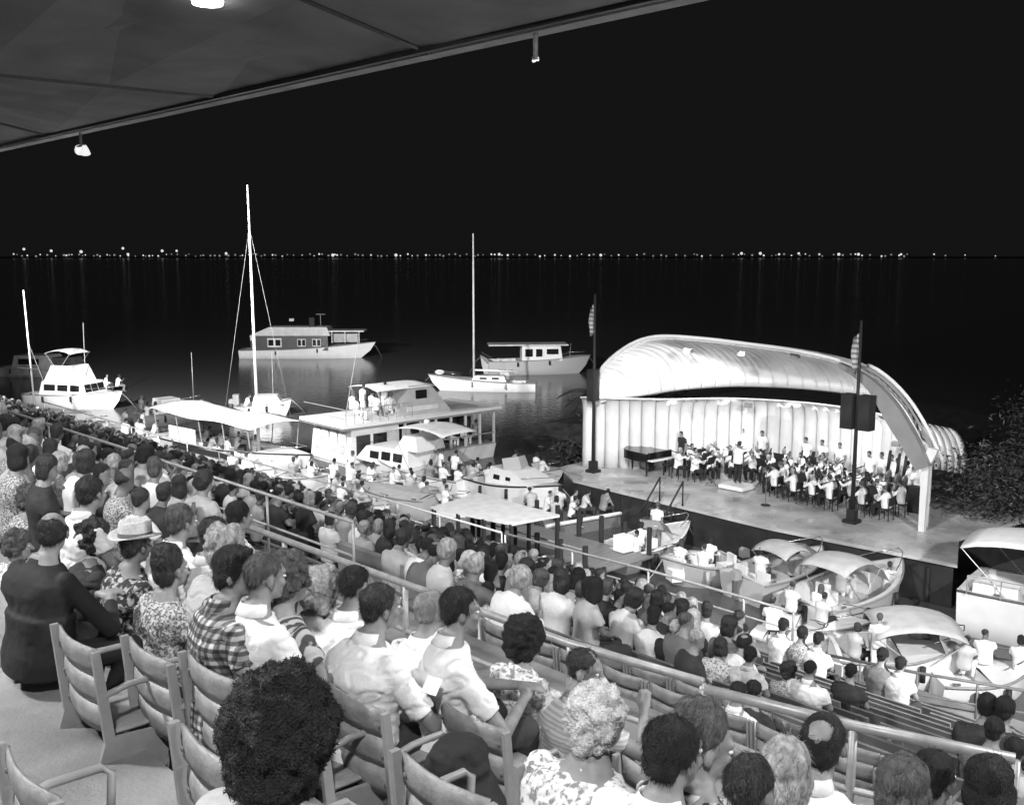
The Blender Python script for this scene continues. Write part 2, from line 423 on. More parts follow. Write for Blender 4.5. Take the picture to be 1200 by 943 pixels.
rail([at(592, 625, 2.8), at(760, 668, 2.8), at(872, 700, 2.8), at(930, 717, 2.8)], 'pipe rail at the water edge below the small boats', 2.9, .035)
rail([(-60, 20.6, 2.8), at(588, 624, 2.8)], 'far pipe rail at the water edge behind the packed crowd', 3, .03)
rail([at(945, 762, 2.8), at(1075, 788, 2.8), at(1220, 812, 2.8)], 'dark pipe rail in front of the moored boats at the right', 1.05, .03, m_=rail_dark)
rail([(-17.5, 18.2, 3.0), (-9.5, 18.2, 3.0)], 'second rail behind the front walkway at the right', 2.6, .03, m_=rail_paint, low=())
# vomitory pit with its grille between the rails
def pit():
    r = thing('stair_opening', 'dark stairway opening with barred grille among the left crowd', 'stairwell', (-10.2, 7.3, 6.4))
    MB().box((0, 0, .08), (3.2, 1.3, .04)).build('well_shade_sheet', black_matt, r)  # flat black sheet stands in for the shade down the stairway
    for s_ in (-1, 1): MB().box((0, s_*.72, .3), (3.4, .12, .7)).build('side_wall', concrete, r)
    for i in range(14): MB().tube([(-1.5+i*.23, -.6, .12), (-1.5+i*.23, -.6, .95)], .015, 6).build('grille_bar', rail_dark, r)
    MB().tube([(-1.6, -.6, .95), (1.6, -.6, .95)], .02, 6).build('grille_rail', rail_dark, r)
pit()
# ------------------------------------------------------------------ chairs
def make_chair():
    r = thing('stadium_seat', 'x', 'seat')
    def slat(z0, z1, y0, y1):
        P = []
        for i in range(4):
            t = i/3; z = z0+(z1-z0)*t; y = y0+(y1-y0)*t-.012*math.sin(PI*t)
            P.append([(-.235+.47*j/8, y-.035*math.sin(PI*j/8), z) for j in range(9)])
        return MB().grid(P, .012)
    for z0, z1 in ((.42, .562), (.57, .714), (.722, .87)):
        y0 = -.145-(z0-.42)*.1; y1 = -.145-(z1-.42)*.1
        slat(z0, z1, y0, y1).build('back_slat', seat_metal, r, True)
    P = [[(-.225+.45*j/6, -.12+.38*i/5, .43+.035*(i/5)-.02*math.sin(PI*i/5)) for j in range(7)] for i in range(6)]
    MB().grid(P, .015).build('seat_pan', seat_metal, r, True)
    bm = MB().ell((0, 0, 0), (.011, .006, .011), 8, 5).mesh('bolt', rail_dark)
    for z in (.485, .635, .79):
        for x in (-.21, .21): ob('bolt', bm, r, (x, -.165-(z-.42)*.1, z))
    sf = None; ar = None
    for s_ in (-1, 1):
        x = s_*.262
        if sf is None:
            m = MB(); m.prism([(-.225, .87), (-.185, .87), (-.135, .42), (.12, .40), (.16, .36), (.05, .02), (-.02, .02), (.02, .26), (-.15, .26), (-.25, .02), (-.31, .02), (-.185, .40)], -.012, .012, Matrix.Rotation(PI/2, 4, 'Z'))
            sf = m.mesh('side_frame', seat_frame)
            ar = MB().tube([(0, -.17, .64), (0, -.05, .665), (0, .13, .66), (0, .17, .63), (0, .15, .38)], .017, 8).mesh('armrest', seat_frame, True)
        ob('side_frame', sf, r, (x, 0, 0)); ob('armrest', ar, r, (x, 0, 0))
    return r
CHAIR0 = make_chair(); CH_USED = [False]
def ordn(n): return ['zeroth', 'first', 'second', 'third', 'fourth', 'fifth', 'sixth', 'seventh', 'eighth', 'ninth', 'tenth', 'eleventh', 'twelfth', 'thirteenth', 'fourteenth', 'fifteenth', 'sixteenth', 'seventeenth', 'eighteenth', 'nineteenth', 'twentieth'][n] if n < 21 else ('twenty ' if n < 30 else 'thirty ' if n < 40 else 'forty ')+['', 'first', 'second', 'third', 'fourth', 'fifth', 'sixth', 'seventh', 'eighth', 'ninth'][n % 10]
def chair(x, y, z, rz=0, label='empty grey slatted seat in a row of the lower tier', group='empty grey seats'):
    c = CHAIR0 if not CH_USED[0] else copy_tree(CHAIR0)
    CH_USED[0] = True; c.location = (x, y, z); c.rotation_euler = (0, 0, rz); c['label'] = label; c['group'] = group
    if group is None: del c['group']
    return c
def row_x(px, y, z):
    """x of the point of row y at height z seen in column px"""
    lo, hi = -120., 40.
    for _ in range(50):
        mid = (lo+hi)/2
        d = Vector((mid, y, z))-EYE
        if d.dot(FWD) > .05 and 600+FPX*d.dot(RIGHT)/d.dot(FWD) < px: lo = mid
        else: hi = mid
    return (lo+hi)/2
UPCH = 'grey slatted seats in the upper rows'
named_ch = [(90, 748, 1.8, 'grey armchair style seat with bent armrest under the man in the black suit'),
            (248, 783, 2.1, 'grey slatted seat directly behind the plaid shirt'),
            (415, 816, 2.64, 'grey seat with dark gaps between slats beside the man in the white shirt'),
            (552, 838, 3.1, 'grey seat with open armrest loop behind the second white shirt'),
            (698, 868, 4.0, 'grey seat partly hidden behind the striped shirt'),
            (36, 905, 1.02, 'grey seat cut off at the bottom left corner with a bent armrest'),
            (252, 878, 1.45, 'pale seat back just left of the big round black hair'),
            (520, 910, 2.15, 'pale seat back at the bottom edge behind the black trousers'),
            (672, 928, 2.5, 'seat back under the white haired woman at the bottom'),
            (0, 752, 1.82, 'grey slatted seat cut off by the left edge of the picture'),
            (175, 762, 2.05, 'grey seat back between the black suit and the plaid shirt'),
            (340, 808, 2.4, 'grey seat hidden behind the round black hair')]
def chair_px(px, py, yt, lab, rz=0):
    a = at(px, py, CAM_H-1); h = yt/a.y; chair(a.x*h, yt+.19, CAM_H-h-.86, rz, lab, None)
for px, py, yt, lab in named_ch: chair_px(px, py, yt, lab)
def upper_row(y, pxs):
    nm = {2.4: 'third', 3.2: 'fourth', 4.0: 'last'}[y]
    for i, px in enumerate(pxs): chair(row_x(px, y-.2, FLU(y)+.8), y, FLU(y), 0, f'grey slatted seat, {ordn(i+1)} from the left in the {nm} row before the walkway', UPCH)
upper_row(3.2, [760, 850, 930])
upper_row(4.0, [490, 590, 650, 770, 830, 905, 980, 1050, 1120, 1190])
for y in (7.2, 8.02):
    x = row_x(560 if y > 7.5 else 600, y, FLOOR(y)+.8)
    nb = 0
    while x < row_x(1090, y, FLOOR(y)+.8):
        nb += 1; chair(x, y, FLOOR(y), 0, f'empty grey seat, {ordn(nb)} from the left in the {"first" if y < 7.5 else "second"} row below the walkway'); x += .56
bench_mesh = {}; bench_m = mat('bench_grey', .16, .6, 3, .3)
def bench(x, y, L, lab, grp):
    r = thing('bench', lab, 'bench', (x, y, FLOOR(y)), 0, grp)
    if L not in bench_mesh:
        bench_mesh[L] = (MB().box((0, 0, .42), (L, .34, .045)).mesh('seat_plank', bench_m), MB().box((0, -.2, .68), (L, .035, .26), rx=.15).mesh('back_plank', bench_m), MB().box((0, -.05, .2), (.05, .3, .4)).box((0, -.19, .5), (.05, .04, .5), rx=.15).mesh('leg', seat_frame))
    a, b, c = bench_mesh[L]
    ob('seat_plank', a, r); ob('back_plank', b, r)
    for t in (-.45, 0, .45): ob('leg', c, r, (t*L, 0, 0))
for y in LOWER[2:]:
    x = row_x(640, y, FLOOR(y)+.6); xe = row_x(1260, y, FLOOR(y)+.6)
    nb = 0
    while x < xe:
        nb += 1; bench(x+1.4, y, 2.7, f'grey plank bench, {ordn(nb)} from the left in the {ordn(LOWER.index(y)+1)} row below the walkway', 'plank benches of the lower tier'); x += 2.85

# ------------------------------------------------------------------ people
def RotM(yaw=0, pitch=0, roll=0): return Matrix.Rotation(yaw, 3, 'Z') @ Matrix.Rotation(pitch, 3, 'X') @ Matrix.Rotation(roll, 3, 'Y')
ARMS = {  # left elbow, left hand, right elbow, right hand: offsets from (0,0,hip) with x to the right
    'lap': ((-.25, .1, .26), (-.09, .31, .15), (.25, .1, .26), (.08, .33, .15)),
    'rest': ((-.27, .05, .24), (-.25, .32, .2), (.27, .05, .24), (.25, .33, .2)),
    'clasp': ((-.25, .26, .2), (-.03, .47, .24), (.27, .24, .18), (.05, .46, .22)),
    'cross': ((-.24, .12, .28), (.07, .22, .3), (.24, .12, .28), (-.08, .25, .33)),
    'chin': ((-.25, .12, .26), (-.05, .3, .18), (.24, .3, .22), (.1, .2, .58)),
    'violin': ((-.26, .26, .34), (-.3, .42, .52), (.27, .2, .38), (.02, .42, .5)),
    'cello': ((-.26, .22, .34), (-.12, .3, .45), (.3, .2, .28), (.22, .4, .12)),
    'wind': ((-.24, .2, .28), (-.04, .34, .36), (.24, .2, .28), (.05, .34, .28)),
    'conduct': ((-.34, .2, .46), (-.36, .5, .56), (.36, .2, .5), (.42, .48, .66)),
    'hang': ((-.24, -.03, .18), (-.22, .05, -.07), (.24, -.03, .18), (.22, .05, -.07)),
    'elbowup': ((-.25, .1, .26), (-.09, .31, .15), (.33, .2, .36), (.17, .4, .5)),
}
def skel(o):
    st = o.get('stand', 0); hz = .93 if st else .5
    a = o.get('lean', .07); tw = o.get('twist', 0); tilt = o.get('tilt', 0)
    R = RotM(0, -a, tilt) ; Rt = RotM(tw, -a, tilt); wd = o.get('wide', 1.)
    T = lambda x, y, h: Vector((0, 0, hz))+(Rt if h > .3 else R) @ Vector((x*wd, y, h))
    J = dict(hz=hz, T=T, R=R, Rt=Rt, wd=wd)
    J['hc'] = T(0, .035, .705)+Vector((0, .02+.1*max(0, o.get('hp', 0)), 0))+Vector(o.get('hoff', (0, 0, 0)))
    J['RH'] = RotM(o.get('hy', 0), -o.get('hp', .05), o.get('hr', 0))
    A = ARMS[o.get('arms', 'lap')]; J['sh'] = [T(-.188, 0, .47), T(.188, 0, .47)]
    J['el'] = [Vector((0, 0, hz))+Rt @ Vector((A[0][0]*wd, A[0][1], A[0][2])), Vector((0, 0, hz))+Rt @ Vector((A[2][0]*wd, A[2][1], A[2][2]))]
    J['ha'] = [Vector((0, 0, hz))+RotM(tw) @ Vector(A[1]), Vector((0, 0, hz))+RotM(tw) @ Vector(A[3])]
    kn = []; an = []; hp = []
    for s_ in (-1, 1):
        hp.append(Vector((s_*.09*wd, .02, hz)))
        if st: kn.append(Vector((s_*.1, .03, .5))); an.append(Vector((s_*.11, 0, .08)))
        else:
            cr = o.get('legs', 0)
            kn.append(Vector((s_*(.13+.05*cr)*wd, .45, .5))); an.append(Vector((s_*.13, .43-.12*cr, .1)))
    J.update(kn=kn, an=an, hp=hp); return J
def torso(J, g=0, h0=-.08, h1=.6, loose=0, collar=0):
    S_ = [(-.08, 0, .15, .12), (.02, 0, .172, .13), (.14, .005, .158, .12), (.27, 0, .165, .118), (.38, -.012, .2, .125), (.455, -.015, .208, .112), (.505, -.012, .155, .092), (.545, 0, .085, .07), (.6, .01, .058, .058)]
    sec = []
    w_ = J['wd']
    for h, y, rx, ry in S_:
        if h < h0-1e-6 or h > h1+1e-6: continue
        B = J['Rt'] if h > .3 else J['R']
        gg = g+(loose if h < .4 else loose*.3)
        sec.append((J['T'](0, y, h), (rx+gg)*w_, (ry+gg)*(.5+.5*w_), (B @ Vector((1, 0, 0)), B @ Vector((0, 1, 0)))))
    return P_loft(sec, 22)
def headprims(J, det=1):
    c, R = J['hc'], J['RH']
    def e(p, r, n=12): v, f = P_ell((0, 0, 0), r, n, 8); q = Vector(p); return [tuple(c+R @ (Vector(x)+q)) for x in v], f
    def cp(a, b, ra, rb): return P_cap(c+R @ Vector(a), c+R @ Vector(b), ra, rb, 8)
    L = [e((0, -.01, .035), (.077, .097, .088)), e((0, .03, -.045), (.056, .06, .068))]
    if det:
        L += [e((0, .062, -.092), (.026, .024, .02)), cp((0, .088, .012), (0, .112, -.028), .010, .015), e((-.079, -.005, -.008), (.012, .02, .032)), e((.079, -.005, -.008), (.012, .02, .032)),
              cp((-.034, .078, .03), (.034, .078, .03), .014, .014), e((-.036, .066, -.024), (.022, .022, .024)), e((.036, .066, -.024), (.022, .022, .024)), e((0, .083, -.062), (.024, .01, .006)), e((0, .080, -.072), (.02, .01, .007))]
    L.append(P_cap(J['T'](0, .0, .5), c+R @ Vector((0, -.02, -.05)), .06, .052, 12))
    return L
def handprims(J, i, det):
    h = J['ha'][i]; e = J['el'][i]; d = (h-e).normalized(); s_ = 1 if i else -1
    q = Vector((0, 0, -1)); u = d.cross(q).normalized()*(-s_) ; n_ = u.cross(d).normalized()
    L = [P_cap(h-d*.01+u*.016, h+d*.065+u*.02, .019, .017, 8), P_cap(h-d*.01-u*.016, h+d*.062-u*.02, .02, .017, 8)]
    if det:
        for k, (o_, ln) in enumerate(((-.031, .058), (-.0105, .07), (.0105, .066), (.031, .05))):
            a = h+d*.07+u*o_; b = a+d*ln*.55+q*.008; c_ = b+d*ln*.4+q*.028
            L += [P_cap(a, b, .0092, .0085, 7), P_cap(b, c_, .0085, .0075, 7)]
        a = h+d*.012-u*.03; b = a+d*.035-u*.03; L += [P_cap(a, b, .012, .01, 7), P_cap(b, b+d*.032-u*.006, .01, .0085, 7)]
    else: L.append(P_cap(h+d*.05, h+d*.12+q*.02, .026, .018, 7))
    return L
def bodyprims(J, o, det=1):
    L = [torso(J)]+headprims(J, det)
    for i in (0, 1):
        L += [P_cap(J['sh'][i], J['el'][i], .053, .04), P_cap(J['el'][i], J['ha'][i], .04, .025)]+handprims(J, i, det)
        L += [P_cap(J['hp'][i], J['kn'][i], .082, .055), P_cap(J['kn'][i], J['an'][i], .054, .036), P_cap(J['an'][i], J['an'][i]+Vector((.01*(i*2-1), .15, -.055)), .038, .028)]
    return L
def shirtprims(J, o):
    g = .014; L = [torso(J, g, -.08, .545, o.get('loose', .008))]
    slv = o.get('sleeve', .6)
    for i in (0, 1):
        a, b = J['sh'][i], J['el'][i]
        if slv <= 1: 
            if slv > .05: L.append(P_cap(a, a+(b-a)*slv, .068, .069 if slv < .9 else .055, 14, True))
        else:
            L += [P_cap(a, b, .062, .052), P_cap(b, b+(J['ha'][i]-b)*(slv-1)*.96, .052, .038, 12, True)]
    if o.get('collar', 1):
        L.append(P_cap(J['T'](0, -.012, .5), J['T'](0, -.006, .575), .074, .066, 14, True))
    if o.get('coat'):  # jacket skirts over the hips
        L.append(torso(J, .03, -.08, .3, .01))
    return L
def legprims(J, o, g=.014):
    L = [P_ell(tuple(Vector((0, .01, J['hz']-.01))), (.175*J['wd']+g, .135+g, .12+g))]
    if o.get('skirt'):
        L += [P_cap(J['hp'][0], J['kn'][0], .1, .08), P_cap(J['hp'][1], J['kn'][1], .1, .08), P_cap((J['hp'][0]+J['hp'][1])/2, (J['kn'][0]+J['kn'][1])/2, .1, .09), P_cap(J['kn'][0], J['kn'][0]*.5+J['an'][0]*.5, .08, .09, 12, True), P_cap(J['kn'][1], J['kn'][1]*.5+J['an'][1]*.5, .08, .09, 12, True)]
    else:
        for i in (0, 1): L += [P_cap(J['hp'][i], J['kn'][i], .088+g, .064+g), P_cap(J['kn'][i], J['an'][i], .06+g, .05+g, 12, True)]
    return L
def shoeprims(J, side):
    L = []
    for i in (side,):
        a = J['an'][i]; L += [P_cap(a+Vector((0, -.04, -.035)), a+Vector((.01*(i*2-1), .16, -.055)), .046, .036), P_ell(tuple(a+Vector((0, -.03, -.02))), (.045, .05, .05))]
    return L
def hairprims(J, kind, seed=0):
    c, R = J['hc'], J['RH']; rr = random.Random(seed)
    def e(p, r, n=14): v, f = P_ell((0, 0, 0), r, n, 9); q = Vector(p); return [tuple(c+R @ (Vector(x)+q)) for x in v], f
    if kind == 'short': return [e((0, -.022, .05), (.084, .098, .083)), e((0, -.058, -.005), (.07, .05, .062)), e((-.07, -.008, .03), (.014, .035, .045)), e((.07, -.008, .03), (.014, .035, .045))]
    if kind == 'crew': return [e((0, -.018, .046), (.081, .095, .082)), e((0, -.052, .01), (.07, .05, .05))]
    if kind == 'wave': return [e((0, -.015, .056), (.088, .1, .09)), e((0, -.06, -.01), (.074, .052, .07)), e((.02, .05, .11), (.055, .05, .03)), e((-.07, -.008, .02), (.017, .04, .05)), e((.07, -.008, .02), (.017, .04, .05))]
    if kind == 'balding': return [e((0, -.062, .005), (.078, .046, .058)), e((-.068, -.02, .015), (.016, .06, .04)), e((.068, -.02, .015), (.016, .06, .04)), e((0, -.05, .05), (.076, .056, .052))]
    if kind == 'thintop': return [e((0, -.05, .022), (.083, .068, .08)), e((-.06, -.01, .05), (.028, .075, .058)), e((.06, -.01, .05), (.028, .075, .058)), e((0, .04, .092), (.066, .045, .034))]
    if kind == 'puff':
        L = [e((0, -.02, .06), (.105, .11, .1)), e((0, -.055, -.01), (.095, .075, .085))]
        for _ in range(16):
            t = rr.uniform(0, 2*PI); z = rr.uniform(-.05, .13); r_ = .085*math.sqrt(max(.1, 1-(z/.18)**2)); y = math.sin(t)*r_*1.05-.03
            if y > .045 and z < .1: continue
            L.append(e((math.cos(t)*r_, y, z), (rr.uniform(.03, .045),)*3, 8))
        return L
    if kind == 'ball': return [e((0, -.03, .04), (.128, .132, .128)), e((0, -.05, -.02), (.115, .1, .11)), e((.03, -.02, .14), (.05, .06, .04))]
    if kind == 'bob': return [e((0, -.02, .055), (.094, .104, .092)), e((0, -.05, -.03), (.09, .07, .1)), e((-.078, .0, -.03), (.022, .05, .075)), e((.078, .0, -.03), (.022, .05, .075))]
    if kind == 'beehive': return [e((0, -.03, .08), (.095, .1, .11)), e((0, -.06, .0), (.085, .065, .09)), e((0, -.045, .13), (.075, .08, .06))]
    if kind == 'long': return [e((0, -.02, .055), (.094, .104, .092)), e((0, -.06, -.06), (.092, .06, .14)), e((-.075, -.01, -.05), (.025, .05, .11)), e((.075, -.01, -.05), (.025, .05, .11))]
    return []
def attach(par, name, m):
    def done(me):
        me.name = name; me.materials.clear(); me.materials.append(m)
        o = bpy.data.objects.new(name, me); COL.objects.link(o); o.parent = par
    return done
def hair_done(par, m_, curly, c, R, seed, n=2600):
    base = attach(par, 'hair', m_)
    def done(me):
        base(me); rr = random.Random(seed); mb = MB(); pl = me.polygons; k = len(pl)
        flow = R @ Vector((0, -.55, -1))
        for _ in range(n):
            p = pl[rr.randrange(k)]; n_ = p.normal; q = p.center
            if curly:
                t = n_.cross(Vector((rr.gauss(0, 1), rr.gauss(0, 1), rr.gauss(0, 1)))).normalized(); L_ = rr.uniform(.008, .018); lift = rr.uniform(.05, .55)
            else:
                t = (flow-n_*flow.dot(n_)+Vector((rr.gauss(0, .25), rr.gauss(0, .25), rr.gauss(0, .25)))).normalized(); L_ = rr.uniform(.015, .035); lift = rr.uniform(.02, .2)
            w = n_.cross(t)*.0011; a = q-n_*.001; b = q+t*L_*.6+n_*L_*lift*.7; e = q+t*L_+n_*L_*lift*.4
            mb.add([a-w, a+w, b+w, b-w, e], [(0, 1, 2, 3), (3, 2, 4)])
        tag(mb.build('hair_strands', m_, par), kind='stuff')
    return done
eye_white = mat('eye_white', .7, .2); eye_iris = mat('eye_iris', .02, .15)
NP = [0]
def fg_person(label, px, py, y, o, dy=0):
    """head centre seen at photo pixel (px,py), sitting on the seat of the row at depth y"""
    NP[0] += 1; sd = NP[0]
    J = skel(o)
    if y < 4.45 and not o.get('keep') and 'floor' not in o:
        k = at(px, py, CAM_H-1).y; y = min(4.3, max(.95, k*(CAM_H-9.3-J['hc'].z)/(1-.4*k)-J['hc'].y))*.94
    yh = y+J['hc'].y*math.cos(o.get('yaw', 0))+dy
    r = ray(px, py); t = yh/r.y; hc = EYE+r*t
    f = o.get('floor', FLOOR(y) if y < 4.4 or y > 6.8 else WALK_Z)
    s = (hc.z-f)/J['hc'].z; s = max(.86, min(1.13, s)) if y > 4.45 or 'floor' in o else 1.0; s = o.get('s', s)
    yaw = o.get('yaw', 0); off = Matrix.Rotation(yaw, 3, 'Z') @ J['hc']*s
    loc = (hc.x-off.x, hc.y-off.y, hc.z-J['hc'].z*s)
    b = bpy.data.objects.new('person', bpy.data.meshes.new('person')); COL.objects.link(b)
    b.location = loc; b.rotation_euler = (0, 0, yaw); b.scale = (s, s, s)
    tag(b, label, 'person', o.get('group'))
    V = o.get('vox', .011)
    def setb(me):
        me.materials.clear(); me.materials.append(o.get('skin', skin)); old = b.data; b.data = me; bpy.data.meshes.remove(old)
    job(bodyprims(J, o), V, 2, setb)
    job(shirtprims(J, o), V*1.1, 3, attach(b, o.get('top', 'shirt'), o.get('shirt', cloth_white)), .012 if o.get('shirt') is not cloth_black else .006, (6, 6, 11), sd)
    job(legprims(J, o), V*1.8, 2, attach(b, 'skirt' if o.get('skirt') else 'trousers', o.get('pants', cloth_dark)), .008, 8, sd)
    for i in (0, 1): job(shoeprims(J, i), V*1.4, 1, attach(b, 'shoe', shoe))
    hk = o.get('hair', 'short')
    if hk:
        job(hairprims(J, hk, sd), .009, 1, hair_done(b, o.get('hairm', hair_dark), hk in ('puff', 'ball'), J['hc'], J['RH'], sd, (9000 if hk == 'ball' and sd < 3 else 4500 if hk in ('puff', 'ball') else 2600) if V < .015 else 600), .022 if hk in ('puff', 'ball') else .007, 22 if hk in ('puff', 'ball') else (30, 30, 12), sd)
    c, R = J['hc'], J['RH']
    for sx in (-1, 1): m = MB(); m.cur = 0; m.ell(c+R @ Vector((sx*.033, .0775, .008)), (.012, .011, .008), 10, 6); m.cur = 1; m.ell(c+R @ Vector((sx*.033, .0875, .008)), (.005, .002, .005), 8, 5); m.build('eye', [eye_white, eye_iris], b, True)
    if o.get('collar', 1) and o.get('shirt', cloth_white) in (cloth_white, plaid, cloth_offwhite):
        b0 = J['T'](0, -.008, .555); b1 = J['T'](0, -.004, .60); P = []
        for (cc, ra, rb) in ((b0+Vector((0, -.006, -.012)), .092, .084), (b0*.5+b1*.5, .078, .074), (b1, .068, .066)):
            P.append([cc+J['Rt'] @ Vector((ra*math.cos(t), rb*math.sin(t), -.02*max(0, math.sin(t)))) for t in [PI*.62+k*PI*1.76/18 for k in range(19)]])
        MB().grid(P, .004).build('collar', cloth_white if o.get('shirt') is cloth_black else o.get('shirt', cloth_white), b, True)
    if o.get('glasses'):
        m = MB()
        for sx in (-1, 1):
            m.tube([c+R @ Vector((sx*.035+.024*math.cos(t), .104, .006+.019*math.sin(t))) for t in [k*PI/6 for k in range(13)]], .0025, 5)
            m.tube([c+R @ Vector((sx*.058, .103, .01)), c+R @ Vector((sx*.085, .0, .01)), c+R @ Vector((sx*.087, -.02, -.008))], .0026, 5)
        m.tube([c+R @ Vector((-.012, .105, .01)), c+R @ Vector((.012, .105, .01))], .0025, 5)
        m.build('glasses', black_gloss, b)
    if o.get('hat'):
        TM = Matrix.Translation(c+R @ Vector((0, -.01, .075))) @ R.to_4x4()
        h = thing('hat', None, None); h.parent = b
        for k in ('label', 'category'):
            if k in h: del h[k]
        m = MB(); P = []
        for i in range(9):
            t = i/8; rad = [.1, .102, .101, .099, .096, .09, .078, .05, .0][i]; z = [0, .03, .06, .085, .1, .108, .106, .1, .094][i]
            P.append([(rad*.93*math.cos(a), rad*1.12*math.sin(a), z-(.02*abs(math.cos(a*1))**6*0)-(.022*math.exp(-(math.cos(a)*rad/.03)**2)*(t > .55))+.0) for a in [2*PI*j/24 for j in range(25)]])
        m.grid(P, 0, TM); m.build('hat_crown', straw, h, True)
        m = MB(); P = []
        for i in range(5):
            rad = .1+.065*i/4; P.append([(rad*.95*math.cos(a), rad*1.08*math.sin(a), -.002+.03*(i/4)**2*abs(math.cos(a))**2-.012*(i/4)*max(0, math.sin(a))) for a in [2*PI*j/28 for j in range(29)]])
        m.grid(P, .004, TM); m.build('hat_brim', straw, h, True)
        m = MB(); m.grid([[(.1035*.93*math.cos(a), .1035*1.12*math.sin(a), z) for a in [2*PI*j/24 for j in range(25)]] for z in (.003, .03)], 0, TM); m.build('hat_band', cloth_grey, h, True)
    return b
